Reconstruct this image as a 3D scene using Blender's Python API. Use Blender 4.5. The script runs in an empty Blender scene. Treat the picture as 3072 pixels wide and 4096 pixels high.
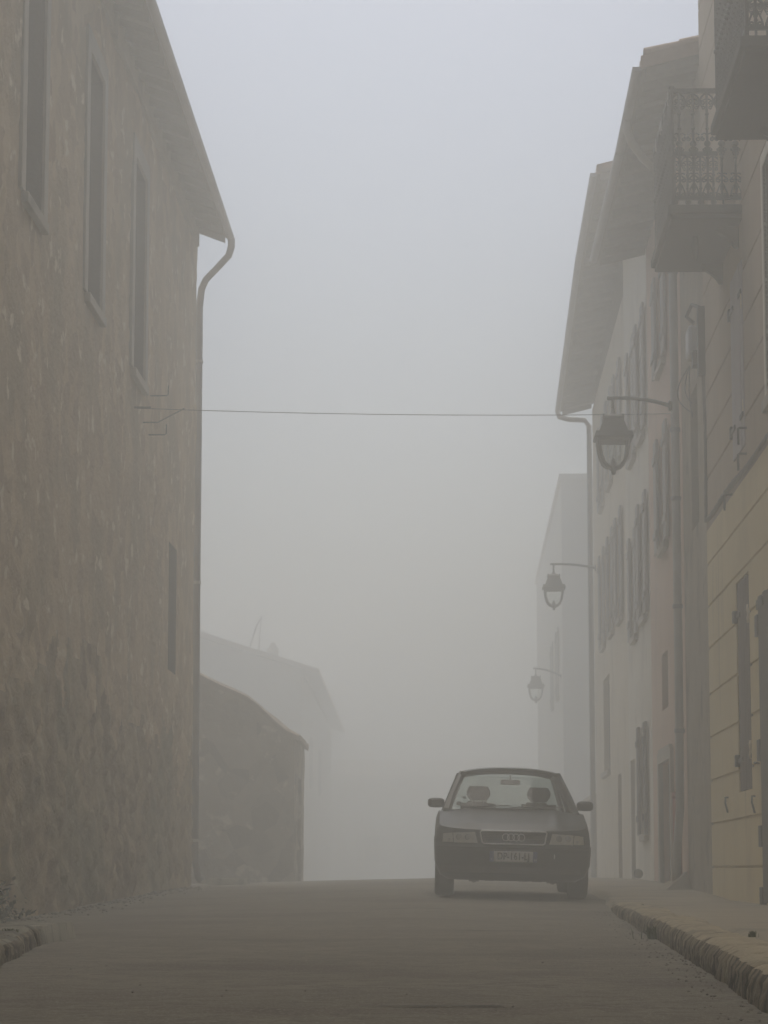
import bpy, bmesh, math, random
from math import pi, sin, cos, tan, atan, radians, sqrt
from mathutils import Vector, Matrix, noise
random.seed(7)
S = bpy.context.scene
C = S.collection
V = Vector

# ------------------------------------------------------------------ materials
def lin(c):
    return tuple(c) + (1.0,)

def mat(name, c1, c2=None, scale=3.0, rough=0.85, bump=0.0, bscale=None, stretch=(1, 1, 1),
        c3=None, s3=0.7, t3=(0.55, 0.7), c4=None, s4=40.0, t4=(0.62, 0.7), st4=(1, 1, 1), spec=0.3, metal=0.0, bdist=0.02, vor=None):
    m = bpy.data.materials.new(name); m.use_nodes = True
    nt = m.node_tree; N = nt.nodes; L = nt.links
    b = N['Principled BSDF']
    b.inputs['Roughness'].default_value = rough
    b.inputs['Metallic'].default_value = metal
    b.inputs['Specular IOR Level'].default_value = spec
    if c2 is None:
        b.inputs['Base Color'].default_value = lin(c1)
        if not bump: return m
    tc = N.new('ShaderNodeTexCoord')
    mp = N.new('ShaderNodeMapping'); mp.inputs['Scale'].default_value = stretch
    L.new(tc.outputs['Object'], mp.inputs['Vector'])
    def nz(sc, det=6, vec=None, r=0.6):
        n = N.new('ShaderNodeTexNoise'); n.inputs['Scale'].default_value = sc
        n.inputs['Detail'].default_value = det; n.inputs['Roughness'].default_value = r
        L.new((vec or mp).outputs['Vector'], n.inputs['Vector']); return n
    def mix(fac, a, bb):
        x = N.new('ShaderNodeMix'); x.data_type = 'RGBA'
        L.new(fac, x.inputs['Factor'])
        for k, v in ((6, a), (7, bb)):
            if isinstance(v, tuple): x.inputs[k].default_value = lin(v)
            else: L.new(v, x.inputs[k])
        return x.outputs[2]
    def ramp(sock, lo, hi):
        r = N.new('ShaderNodeMapRange'); r.inputs['From Min'].default_value = lo; r.inputs['From Max'].default_value = hi
        L.new(sock, r.inputs['Value']); return r.outputs['Result']
    col = c1
    if c2 is not None:
        n1 = nz(scale); col = mix(ramp(n1.outputs['Fac'], 0.3, 0.7), c1, c2)
        if vor:
            vo = N.new('ShaderNodeTexVoronoi'); vo.inputs['Scale'].default_value = vor[0]
            L.new(mp.outputs['Vector'], vo.inputs['Vector'])
            sp = N.new('ShaderNodeSeparateColor'); L.new(vo.outputs['Color'], sp.inputs[0])
            col = mix(ramp(sp.outputs[0], 0.35, 1.0), col, vor[1])
        if c3: col = mix(ramp(nz(s3, 5).outputs['Fac'], *t3), col, c3)
        if c4:
            m4 = N.new('ShaderNodeMapping'); m4.inputs['Scale'].default_value = st4
            L.new(tc.outputs['Object'], m4.inputs['Vector'])
            col = mix(ramp(nz(s4, 3, m4).outputs['Fac'], *t4), col, c4)
        L.new(col, b.inputs['Base Color'])
    if bump:
        bp = N.new('ShaderNodeBump'); bp.inputs['Strength'].default_value = bump; bp.inputs['Distance'].default_value = bdist
        L.new(nz(bscale or scale * 4, 8, r=0.7).outputs['Fac'], bp.inputs['Height'])
        L.new(bp.outputs['Normal'], b.inputs['Normal'])
    return m

def glass(name, tint, gloss=0.12, rough=0.03):
    m = bpy.data.materials.new(name); m.use_nodes = True
    nt = m.node_tree; N = nt.nodes; L = nt.links; N.clear()
    o = N.new('ShaderNodeOutputMaterial'); t = N.new('ShaderNodeBsdfTransparent'); g = N.new('ShaderNodeBsdfGlossy')
    t.inputs['Color'].default_value = lin(tint); g.inputs['Roughness'].default_value = rough
    x = N.new('ShaderNodeMixShader'); lw = N.new('ShaderNodeLayerWeight'); lw.inputs['Blend'].default_value = gloss
    L.new(lw.outputs['Fresnel'], x.inputs[0]); L.new(t.outputs[0], x.inputs[1]); L.new(g.outputs[0], x.inputs[2])
    L.new(x.outputs[0], o.inputs['Surface']); return m

M = {}
M['rubble'] = mat('rubble_stone', (.33, .255, .155), (.49, .39, .24), 1.3, .95, .9, 9, c3=(.27, .235, .145), s3=.5, t3=(.5, .66),
                  c4=(.46, .4, .28), s4=3.0, t4=(.62, .68), st4=(1, .6, 1.3), bdist=.06, vor=(3.2, (.26, .18, .105)))
M['plaster'] = mat('old_lime_plaster', (.52, .395, .245), (.64, .505, .33), .9, .95, 1.0, 9, c3=(.41, .325, .205), s3=.7, t3=(.48, .64),
                  c4=(.74, .64, .48), s4=3.6, t4=(.60, .66), st4=(1, .7, .9), bdist=.06, vor=(3.0, (.43, .315, .195)))
M['tile2'] = mat('weathered_tile', (.50, .40, .30), (.58, .47, .36), 3, .85, .3, 10, c3=(.42, .35, .27), s3=1.2)
M['shedwall'] = mat('shed_rubble', (.30, .25, .175), (.44, .375, .275), 1.2, .95, 1.0, 7, c3=(.24, .205, .14), s3=.6, c4=(.56, .49, .37), s4=2.6, t4=(.58, .66), bdist=.06, vor=(2.4, (.2, .165, .115)))
M['tile3'] = mat('dark_mossy_tile', (.30, .245, .18), (.38, .31, .23), 3, .9, .4, 10, c3=(.25, .21, .155), s3=1.2)
M['reveal'] = mat('shaded_reveal_stone', (.10, .096, .088), (.14, .133, .12), 2.2, .9, .4, 14)  # window reveals: grey stone with the shade of the recess put into its colour
M['dress'] = mat('dressed_stone', (.38, .345, .28), (.46, .42, .345), 2.2, .9, .4, 14, c3=(.24, .23, .2), s3=1.1)
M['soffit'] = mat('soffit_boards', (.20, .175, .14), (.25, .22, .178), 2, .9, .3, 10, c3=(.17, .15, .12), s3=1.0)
M['timber'] = mat('old_timber', (.17, .15, .12), (.22, .195, .16), 3, .85, .4, 12, stretch=(8, 1, 8))
M['tile'] = mat('clay_tile', (.30, .19, .13), (.40, .28, .20), 4, .85, .4, 12, c3=(.17, .155, .125), s3=1.6)
M['zinc'] = mat('zinc', (.26, .265, .27), (.33, .33, .33), 5, .5, .1, 20, spec=.5)
M['greypipe'] = mat('grey_pipe', (.46, .45, .41), (.54, .53, .48), 5, .6, .1, 20)
M['redpipe'] = mat('red_pipe', (.26, .06, .04), (.32, .09, .06), 6, .7, .2, 20)
M['cream'] = mat('cream_render', (.66, .54, .30), (.72, .60, .345), 1.2, .9, .5, 60, c3=(.58, .475, .265), s3=.8, t3=(.5, .75),
                 c4=(.44, .36, .21), s4=1.5, t4=(.6, .8), st4=(1, 2.2, .25), bdist=.004)
M['mauve'] = mat('taupe_render', (.37, .29, .20), (.43, .345, .245), 1.2, .9, .5, 60, c3=(.32, .255, .18), s3=.8, t3=(.5, .75),
                 c4=(.28, .225, .16), s4=1.6, t4=(.6, .8), st4=(1, 2.2, .25), bdist=.004)
M['rough'] = mat('roughcast', (.34, .285, .205), (.45, .385, .29), 1.6, .95, 1.0, 26, c3=(.48, .42, .33), s3=.6, bdist=.05,
                 c4=(.24, .205, .15), s4=2.2, t4=(.55, .7))
M['pink'] = mat('pink_render', (.56, .40, .295), (.62, .46, .35), 1.1, .9, .5, 30, c3=(.48, .36, .275), s3=.8, bdist=.02)
M['pale'] = mat('pale_render', (.68, .62, .50), (.74, .69, .57), 1.0, .9, .5, 30, c3=(.58, .53, .43), s3=.7, bdist=.02)
M['white'] = mat('white_render', (.80, .76, .66), (.86, .82, .72), 1.0, .9, .3, 30)
M['buff'] = mat('buff_render', (.64, .56, .42), (.7, .62, .48), 1.0, .9, .5, 30, c3=(.54, .475, .36), s3=.7, bdist=.02)
M['oldrender'] = mat('old_render', (.58, .53, .44), (.66, .61, .51), 1.0, .9, .6, 20, c3=(.52, .47, .385), s3=.7, bdist=.03)
M['iron'] = mat('black_iron', (.022, .022, .021), (.035, .033, .03), 9, .55, .15, 40, spec=.4)
M['lampiron'] = mat('lamp_iron', (.06, .066, .063), (.08, .086, .08), 9, .5, .1, 40, spec=.4)
M['slab'] = mat('balcony_slab', (.045, .042, .036), (.065, .06, .052), 2, .9, .4, 12)
M['shutter'] = mat('brown_shutter', (.085, .06, .045), (.12, .088, .068), 2.5, .75, .5, 6, stretch=(1, 9, .5), c3=(.15, .115, .09), s3=3, t3=(.6, .75))
M['mauveshutter'] = mat('grey_mauve_shutter', (.38, .345, .335), (.45, .41, .40), 2.5, .75, .3, 6, stretch=(1, 9, .5))
M['greyshutter'] = mat('slate_shutter', (.33, .32, .29), (.39, .375, .34), 2.5, .75, .3, 6, stretch=(1, 9, .5))
M['darkwood'] = mat('dark_door', (.07, .06, .05), (.10, .088, .075), 3, .7, .3, 8, stretch=(1, 8, .6))
M['dark'] = mat('dark_metal', (.03, .028, .026), (.045, .042, .038), 8, .6)
M['winglass'] = mat('window_glass', (.03, .032, .035), rough=.12, spec=.5)
M['creampaint'] = mat('cream_paint', (.62, .54, .38), (.68, .6, .44), 6, .6)
M['cable'] = mat('grey_cable', (.14, .13, .12), (.2, .185, .165), 10, .7)
M['whitebox'] = mat('white_plastic', (.55, .55, .52), (.62, .61, .58), 5, .5)
M['asphalt'] = mat('asphalt', (.185, .165, .122), (.25, .225, .17), .9, .92, 1.0, 60, c3=(.14, .118, .088), s3=.55, t3=(.5, .64),
                   c4=(.33, .30, .24), s4=70, t4=(.56, .64), bdist=.03, vor=(11, (.155, .137, .102)))
M['pave'] = mat('pavement', (.24, .205, .145), (.30, .26, .19), 1.1, .92, .8, 70, c3=(.12, .106, .085), s3=.8, t3=(.5, .7),
                c4=(.25, .225, .19), s4=80, t4=(.6, .72), bdist=.012)
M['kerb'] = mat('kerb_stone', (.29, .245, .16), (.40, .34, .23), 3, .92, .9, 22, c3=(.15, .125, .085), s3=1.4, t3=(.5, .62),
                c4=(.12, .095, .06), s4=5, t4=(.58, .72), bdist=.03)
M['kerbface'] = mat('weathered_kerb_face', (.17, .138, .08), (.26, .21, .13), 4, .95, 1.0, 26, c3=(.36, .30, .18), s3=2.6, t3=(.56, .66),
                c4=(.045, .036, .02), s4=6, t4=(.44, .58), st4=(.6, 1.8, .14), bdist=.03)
M['kerb2'] = mat('kerb_stone_grey', (.20, .19, .145), (.29, .27, .21), 3, .92, .9, 22, c3=(.085, .078, .06), s3=1.4, t3=(.5, .62),
                 c4=(.07, .065, .045), s4=5, t4=(.52, .64), st4=(.7, 1.6, .22), bdist=.03)
M['earth'] = mat('earth', (.07, .062, .05), (.10, .09, .07), .6, .95, .5, 8)
M['pebble'] = mat('pebble', (.10, .09, .075), (.26, .235, .19), 14, .9)
M['grass'] = mat('grass_blade', (.05, .075, .018), (.085, .11, .03), 20, .8)
M['weed'] = mat('weed_leaf', (.03, .035, .014), (.055, .058, .024), 20, .8)
M['paint'] = mat('car_paint', (.007, .011, .011), (.010, .014, .014), 3, .32, spec=.07)
M['trim'] = mat('black_trim', (.02, .02, .02), (.028, .027, .026), 8, .5)
M['tyre'] = mat('tyre', (.018, .018, .017), (.028, .027, .025), 10, .85)
M['rim'] = mat('alloy_rim', (.35, .35, .35), (.42, .42, .42), 5, .4, metal=.7)
M['chrome'] = mat('chrome', (.85, .85, .83), rough=.35, metal=.35, spec=.6)
M['lens'] = mat('lamp_lens', (.52, .51, .45), (.62, .61, .54), 30, .15, spec=.5)
M['reflector'] = mat('reflector', (.4, .4, .37), (.46, .46, .42), 20, .25, metal=.4)
M['seat'] = mat('seat_fabric', (.012, .012, .012), (.018, .018, .018), 20, .9)
M['plate'] = mat('plate_white', (.82, .82, .79), (.86, .86, .83), 10, .5)
M['plateblue'] = mat('plate_blue', (.05, .09, .25), (.06, .1, .28), 10, .5)
M['letter'] = mat('plate_letter', (.02, .02, .02), rough=.6)
M['sticker'] = mat('sticker', (.5, .52, .5), rough=.6)
M['glass'] = glass('clear_glass', (.93, .95, .94), .12)
M['carglass'] = glass('car_glass', (.60, .65, .63), .10)

# ------------------------------------------------------------------ mesh helpers
class MB:
    def __init__(s): s.v = []; s.f = []; s.mi = []; s.m = 0
    def add(s, vs, fs):
        o = len(s.v); s.v += [tuple(p) for p in vs]
        for f in fs: s.f.append([o + i for i in f]); s.mi.append(s.m)
        return s
    def hexa(s, p): # 8 points: bottom 4 ccw, top 4 ccw
        return s.add(p, [(3, 2, 1, 0), (4, 5, 6, 7), (0, 1, 5, 4), (1, 2, 6, 5), (2, 3, 7, 6), (3, 0, 4, 7)])
    def box(s, x0, x1, y0, y1, z0, z1):
        return s.hexa([(x0, y0, z0), (x1, y0, z0), (x1, y1, z0), (x0, y1, z0), (x0, y0, z1), (x1, y0, z1), (x1, y1, z1), (x0, y1, z1)])
    def wbox(s, W, u0, u1, w0, w1, z0, z1):
        return s.hexa([W(u0, w0, z0), W(u1, w0, z0), W(u1, w1, z0), W(u0, w1, z0), W(u0, w0, z1), W(u1, w0, z1), W(u1, w1, z1), W(u0, w1, z1)])
    def grid(s, fn, nu, nv):
        vs = [fn(i / nu, j / nv) for j in range(nv + 1) for i in range(nu + 1)]
        fs = [(j * (nu + 1) + i, j * (nu + 1) + i + 1, (j + 1) * (nu + 1) + i + 1, (j + 1) * (nu + 1) + i) for j in range(nv) for i in range(nu)]
        return s.add(vs, fs)
    def tube(s, pts, r, n=6, caps=True):
        pts = [V(p) for p in pts]; rs = r if isinstance(r, (list, tuple)) else [r] * len(pts)
        vs = []; up = None
        for i, p in enumerate(pts):
            t = (pts[min(i + 1, len(pts) - 1)] - pts[max(i - 1, 0)]).normalized()
            if up is None: up = V((0, 0, 1)) if abs(t.z) < .9 else V((1, 0, 0))
            a = t.cross(up)
            if a.length < 1e-4: a = t.cross(V((.3, 1, .2)))
            a.normalize(); b = a.cross(t).normalized(); up = b
            for k in range(n):
                q = 2 * pi * k / n; vs.append(p + (a * cos(q) + b * sin(q)) * rs[i])
        fs = [(i * n + k, i * n + (k + 1) % n, (i + 1) * n + (k + 1) % n, (i + 1) * n + k) for i in range(len(pts) - 1) for k in range(n)]
        if caps: fs += [tuple(range(n))[::-1], tuple((len(pts) - 1) * n + k for k in range(n))]
        return s.add(vs, fs)
    def lathe(s, prof, c, n=12, rot=0.0, axis='z', sq=False):
        vs = []
        for (r, h) in prof:
            for k in range(n):
                q = 2 * pi * k / n + rot
                a, b = r * cos(q), r * sin(q)
                if axis == 'z': vs.append((c[0] + a, c[1] + b, c[2] + h))
                elif axis == 'x': vs.append((c[0] + h, c[1] + a, c[2] + b))
                else: vs.append((c[0] + a, c[1] + h, c[2] + b))
        m = len(prof)
        fs = [(i * n + k, i * n + (k + 1) % n, (i + 1) * n + (k + 1) % n, (i + 1) * n + k) for i in range(m - 1) for k in range(n)]
        fs += [tuple(range(n))[::-1], tuple((m - 1) * n + k for k in range(n))]
        return s.add(vs, fs)
    def ball(s, c, r, n=8, sq=(1, 1, 1)):
        vs = []; m = n // 2 + 1
        for i in range(m + 1):
            t = pi * i / m
            for k in range(n):
                q = 2 * pi * k / n
                vs.append((c[0] + r * sq[0] * sin(t) * cos(q), c[1] + r * sq[1] * sin(t) * sin(q), c[2] + r * sq[2] * cos(t)))
        fs = [(i * n + k, (i + 1) * n + k, (i + 1) * n + (k + 1) % n, i * n + (k + 1) % n) for i in range(m) for k in range(n)]
        return s.add(vs, fs)
    def pieces(s, name, m, parent=None, **kw):
        """every loose piece becomes a part of its own"""
        p = list(range(len(s.v)))
        def find(i):
            while p[i] != i: p[i] = p[p[i]]; i = p[i]
            return i
        for f in s.f:
            for k in f[1:]: p[find(k)] = find(f[0])
        by = {}
        for f in s.f: by.setdefault(find(f[0]), []).append(f)
        out = []
        for fs in by.values():
            b = MB(); idx = {}
            for f in fs:
                b.f.append([idx.setdefault(i, len(idx)) for i in f]); b.mi.append(0)
            b.v = [s.v[i] for i in idx]; out.append(b.build(name, m, parent, **kw))
        return out
    def build(s, name, m, parent=None, smooth=False, local=False, bevel=0.0, subsurf=0, merge=False, fix=True):
        ms = bpy.data.meshes.new(name)
        vs = s.v
        root = parent
        if parent is not None and not local:
            while root.parent is not None: root = root.parent
            inv = root.matrix_basis.inverted()
            vs = [tuple(inv @ V(p)) for p in vs]
        ms.from_pydata(vs, [], s.f)
        if isinstance(m, (list, tuple)):
            for x in m: ms.materials.append(x)
            ms.polygons.foreach_set('material_index', s.mi)
        else: ms.materials.append(m)
        if merge or fix:
            bm = bmesh.new(); bm.from_mesh(ms)
            if merge: bmesh.ops.remove_doubles(bm, verts=bm.verts, dist=1e-4)
            bmesh.ops.recalc_face_normals(bm, faces=bm.faces)
            bm.to_mesh(ms); bm.free()
        if smooth: ms.polygons.foreach_set('use_smooth', [True] * len(ms.polygons))
        o = bpy.data.objects.new(name, ms); C.objects.link(o)
        if parent is not None: o.parent = parent
        if bevel:
            b = o.modifiers.new('bevel', 'BEVEL'); b.width = bevel; b.segments = 2; b.limit_method = 'ANGLE'
        if subsurf:
            b = o.modifiers.new('sub', 'SUBSURF'); b.levels = subsurf; b.render_levels = subsurf
        return o

def tag(o, label, cat, group=None):
    o['label'] = label; o['category'] = cat
    if group: o['group'] = group
    return o
def thing(name, label, cat, loc=(0, 0, 0), rot=(0, 0, 0), group=None):
    o = bpy.data.objects.new(name, None); C.objects.link(o)
    o.location = loc; o.rotation_euler = rot; o.empty_display_size = .2
    o.matrix_basis = Matrix.LocRotScale(V(loc), o.rotation_euler.to_quaternion(), None)
    return tag(o, label, cat, group)
def struct(o, kind='structure'):
    o['kind'] = kind; return o
def dup(o, parent=None):
    c = o.copy(); C.objects.link(c)
    if parent is not None: c.parent = parent
    for ch in list(o.children): dup(ch, c)
    return c

def sst(a, b, x):
    t = max(0., min(1., (x - a) / (b - a))); return t * t * (3 - 2 * t)
def RW(u, w, z): return (2.77 + .004 * u - w, u, z)      # right street front: u along, w out into the street
def LW(u, w, z): return (-3.955 - .0056 * u + w, u, z)   # left street front

def wall(mb, W, u0, u1, z0, z1, holes=(), depth=.2, step=None, disp=None, rev=None):
    def brk(a, b, extra):
        e = sorted(set([round(x, 4) for x in [a, b] + [x for x in extra if a < x < b]]))
        if not step: return e
        out = []
        for p, q in zip(e, e[1:]):
            n = max(1, int(math.ceil((q - p) / step)))
            out += [p + (q - p) * i / n for i in range(n)]
        return out + [e[-1]]
    us = brk(u0, u1, [h[0] for h in holes] + [h[1] for h in holes]); zs = brk(z0, z1, [h[2] for h in holes] + [h[3] for h in holes])
    d = disp or (lambda u, z: 0.)
    nu = len(us); idx = {}; vs = []; fs = []
    def vid(i, j):
        if (i, j) not in idx:
            idx[(i, j)] = len(vs); vs.append(W(us[i], d(us[i], zs[j]), zs[j]))
        return idx[(i, j)]
    for j in range(len(zs) - 1):
        for i in range(nu - 1):
            uc, zc = (us[i] + us[i + 1]) / 2, (zs[j] + zs[j + 1]) / 2
            if any(h[0] < uc < h[1] and h[2] < zc < h[3] for h in holes): continue
            fs.append((vid(i, j), vid(i + 1, j), vid(i + 1, j + 1), vid(i, j + 1)))
    mb.add(vs, fs)
    for h in holes:
        a, b, c, e = h[:4]; dp = h[4] if len(h) > 4 else depth
        for (p, q) in (((a, c), (b, c)), ((b, c), (b, e)), ((b, e), (a, e)), ((a, e), (a, c))):
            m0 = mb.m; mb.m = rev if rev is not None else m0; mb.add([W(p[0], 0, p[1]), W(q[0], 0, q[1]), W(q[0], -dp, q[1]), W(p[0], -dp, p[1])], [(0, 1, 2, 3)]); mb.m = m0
    return mb

def shell(mb, W, u0, u1, z0, z1, deep, gable=0.):
    """side, back and top closing faces behind a street wall"""
    for u in (u0, u1):
        mb.add([W(u, 0, z0), W(u, -deep, z0), W(u, -deep, z1), W(u, -deep / 2, z1 + gable), W(u, 0, z1)], [(0, 1, 2, 3, 4)])
    mb.add([W(u0, -deep, z0), W(u1, -deep, z0), W(u1, -deep, z1), W(u0, -deep, z1)], [(0, 1, 2, 3)])

# ------------------------------------------------------------------ ground
def crown(y):
    pts = [(-60, -.05), (14, 0), (20, .0), (23.7, .04), (26.7, .09), (30.5, .158), (32.6, .18), (37, .235), (40, .265), (43.5, .28), (50, .282), (58, .27), (72, .1), (105, -.45), (160, -.55)]
    for (a, za), (b, zb) in zip(pts, pts[1:]):
        if y <= b:
            t = max(0, (y - a) / (b - a)); t = t * t * (3 - 2 * t) * .5 + t * .5
            return za + (zb - za) * t
    return pts[-1][1]
def road_z(x, y):
    cf = .02 * sst(18, 28, y) + .004
    return crown(y) - cf * abs(x + .4) * (1 if x > -4 else 1) - .05 * sst(50, 70, y) * 0
def rz(x, y):
    return road_z(x, y) + .006 * noise.noise(V((x * .8, y * .35, 0))) + .003 * noise.noise(V((x * 3, y * 2, 4)))

g = MB(); g.add([(-300, -120, -1.0), (300, -120, -1.0), (300, 480, -1.0), (-300, 480, -1.0)], [(0, 1, 2, 3)])
struct(g.build('ground', M['earth'], fix=False))
g = MB(); ys = [-60 + i * 2.0 for i in range(31)] + [2 + i * .25 for i in range(200)] + [52 + i * 2 for i in range(30)]
xs = [-7 + .25 * i for i in range(45)]
vs = [(x, y, rz(x, y)) for y in ys for x in xs]; n = len(xs)
g.add(vs, [(j * n + i, j * n + i + 1, (j + 1) * n + i + 1, (j + 1) * n + i) for j in range(len(ys) - 1) for i in range(n - 1)])
struct(g.build('road', M['asphalt'], smooth=True))

def kx(y):      # line of the right kerb
    return .86 + .0 * y + (y - 4) * .0255 + .12 * sst(20, 28, y)
def kx_(y):
    pts = [(-10, .62), (4, .86), (8.1, .95), (15.2, 1.21), (20, 1.35), (26.3, 1.5), (30, 1.62), (45, 1.75), (70, 1.8)]
    for (a, xa), (b, xb) in zip(pts, pts[1:]):
        if y <= b: return xa + (xb - xa) * max(0, (y - a) / (b - a))
    return 1.8
def pave_z(x, y):
    zz = max(.122 + .0 * y, road_z(1.6, y) + .055)
    return zz + .006 * noise.noise(V((x * 2, y * .8, 9)))
g = MB(); ys = [-10 + 1.0 * i for i in range(16)] + [6 + .25 * i for i in range(160)] + [46 + 1.5 * i for i in range(24)]
vs = []; n = 14
for y in ys:
    a = kx_(y) + (.2 if y < 26.2 else .0) + (.04 * noise.noise(V((y * 1.7, 3, 1))) if y > 26.4 else 0); b = 2.95 + .004 * y
    for i in range(n):
        x = a + (b - a) * i / (n - 1); z = pave_z(x, y)
        if i == 0: z = rz(x, y) - .02 if y > 26.4 else z - .05
        if y > 26.4 and i == 1: x = a + .05
        vs.append((x, y, z))
g.add(vs, [(j * n + i, j * n + i + 1, (j + 1) * n + i + 1, (j + 1) * n + i) for j in range(len(ys) - 1) for i in range(n - 1)])
struct(g.build('pavement', M['pave'], smooth=True))

def kerb_stone(mb, f, y0, y1, wid, zt, zb, seed, side=1):
    """one worn kerb stone; f(y) gives the road-side edge, side=1 when the pavement lies at larger x"""
    prof = [(.0, zb - .06), (.0, zb + (zt - zb) * .45), (.006, zb + (zt - zb) * .72), (.028, zt - .018), (.06, zt - .002), (.14, zt), (wid - .02, zt - .002), (wid, zt - .03), (wid, zb - .03)]
    fine = []
    for (a, za), (b, zb_) in zip(prof, prof[1:]):
        q = max(1, int(math.hypot(b - a, zb_ - za) / .018))
        fine += [(a + (b - a) * t / q, za + (zb_ - za) * t / q) for t in range(q)]
    prof = fine + [prof[-1]]; m = len(prof)
    nl = max(8, int((y1 - y0) / .03)); vs = []
    jog = random.uniform(-.01, .01); dz = random.uniform(-.008, .006); tl = random.uniform(-.014, .014)
    for i in range(nl + 1):
        t = i / nl; y = y0 + (y1 - y0) * t
        e = min(t, 1 - t) * (y1 - y0); rd = max(0, 1 - e / .06) ** 1.6
        for (d, z) in prof:
            P = V((y * 3 + seed * 7.1, d * 7, z * 9))
            nn = noise.noise(P) * .010 + noise.noise(P * 3.1) * .008 + noise.noise(P * 8.3) * .004
            front = 1 - sst(.03, .12, d)
            dd = d + front * (nn * 1.3 + rd * .016 + jog + tl * (t - .5))
            zz = z + ((nn * .7 + dz - rd * .016) * (1 - front * .4) if z > zb else 0)
            vs.append((f(y) + side * dd, y, zz))
    nf = sum(1 for d, z in prof if d < .03)
    fs = [(i * m + k, i * m + k + 1, (i + 1) * m + k + 1, (i + 1) * m + k) for i in range(nl) for k in range(m - 1)]
    o = len(mb.v); mb.v += vs
    for q, f_ in enumerate(fs):
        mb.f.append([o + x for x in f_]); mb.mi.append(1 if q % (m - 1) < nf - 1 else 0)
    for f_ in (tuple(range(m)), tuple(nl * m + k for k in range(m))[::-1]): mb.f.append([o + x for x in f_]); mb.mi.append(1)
g = MB(); y = 2.0; k = 0
while y < 26.2:
    ln = random.uniform(.75, 1.5); y1 = min(y + ln, 26.3)
    if 26.3 - y1 < .35: y1 = 26.3
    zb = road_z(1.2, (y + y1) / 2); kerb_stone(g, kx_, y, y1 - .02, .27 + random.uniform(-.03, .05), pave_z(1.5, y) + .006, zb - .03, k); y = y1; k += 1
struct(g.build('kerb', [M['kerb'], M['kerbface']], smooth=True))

# left pavement that ends in the lower left corner
def kl(y): return -2.03 - (y - 11.5) * .108
g = MB(); y = 4.0; k = 50
while y < 16.1:
    y1 = min(y + random.uniform(.6, 1.1), 16.2)
    if 16.2 - y1 < .3: y1 = 16.2
    kerb_stone(g, kl, y, y1 - .014, .36 + random.uniform(-.05, .06), .105 + random.uniform(-.008, .008), -.03, k, -1); y = y1; k += 1
# end return of rough slabs
def endslab(mb, x0, x1, y0, y1, zt, seed, sk=0.):
    def fn(s, t):
        e = min(s, 1 - s, t, 1 - t); r = max(0, 1 - e / .07)
        x = x0 + (x1 - x0) * s; yy = y0 + (y1 - y0) * t + sk * s
        nn = noise.noise(V((x * 3 + seed, yy * 3, 1))) * .012 + noise.noise(V((x * 9, yy * 9 + seed, 1))) * .006
        return (x + nn, yy + nn, (zt + nn - r * r * .03) if e > 0.001 else -.08)
    mb.grid(fn, 16, 14)
endslab(g, -2.98, -2.52, 16.24, 17.75, .10, 3, -.1)
endslab(g, -3.5, -3.02, 16.1, 18.0, .105, 5, -.1)
endslab(g, -4.02, -3.54, 15.9, 18.2, .11, 8, -.1)
struct(g.build('kerb', [M['kerb2'], M['kerbface']], smooth=True))
g = MB(); g.grid(lambda s, t: (kl(3 + 12.9 * t) - .36 - s * (4.0 + kl(3 + 12.9 * t) - .36), 3 + 12.9 * t, .094 + .01 * noise.noise(V((s * 5, t * 30, 2)))), 10, 60)
struct(g.build('pavement', M['kerb2'], smooth=True))

# loose grit along both edges and scattered on the road
g = MB()
def pebble(x, y, r):
    z = rz(x, y) + r * .3
    vs = [V((0, 0, 1)), V((1, 0, 0)), V((0, 1, 0)), V((-1, 0, 0)), V((0, -1, 0)), V((0, 0, -1))]
    q = random.uniform(0, 3)
    out = []
    for p in vs:
        p = Matrix.Rotation(q, 3, 'Z') @ p; p = V((p.x * random.uniform(.7, 1.3), p.y * random.uniform(.7, 1.3), p.z * .6))
        out.append((x + p.x * r, y + p.y * r, z + p.z * r))
    g.add(out, [(0, 1, 2), (0, 2, 3), (0, 3, 4), (0, 4, 1), (5, 2, 1), (5, 3, 2), (5, 4, 3), (5, 1, 4)])
for i in range(260):
    y = random.uniform(8, 26); pebble(kx_(y) - abs(random.gauss(0, .09)) - .01, y, random.uniform(.003, .009))
for i in range(500):
    y = random.uniform(19, 40); pebble(LW(y, 0, 0)[0] + .03 + abs(random.gauss(0, .22)), y, random.uniform(.006, .022) * (1.6 if random.random() < .12 else 1))
for i in range(60):
    pebble(random.uniform(-2.3, 1.1), random.uniform(8, 24), random.uniform(.003, .008))
struct(g.build('gravel', M['pebble']), 'stuff')

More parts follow.
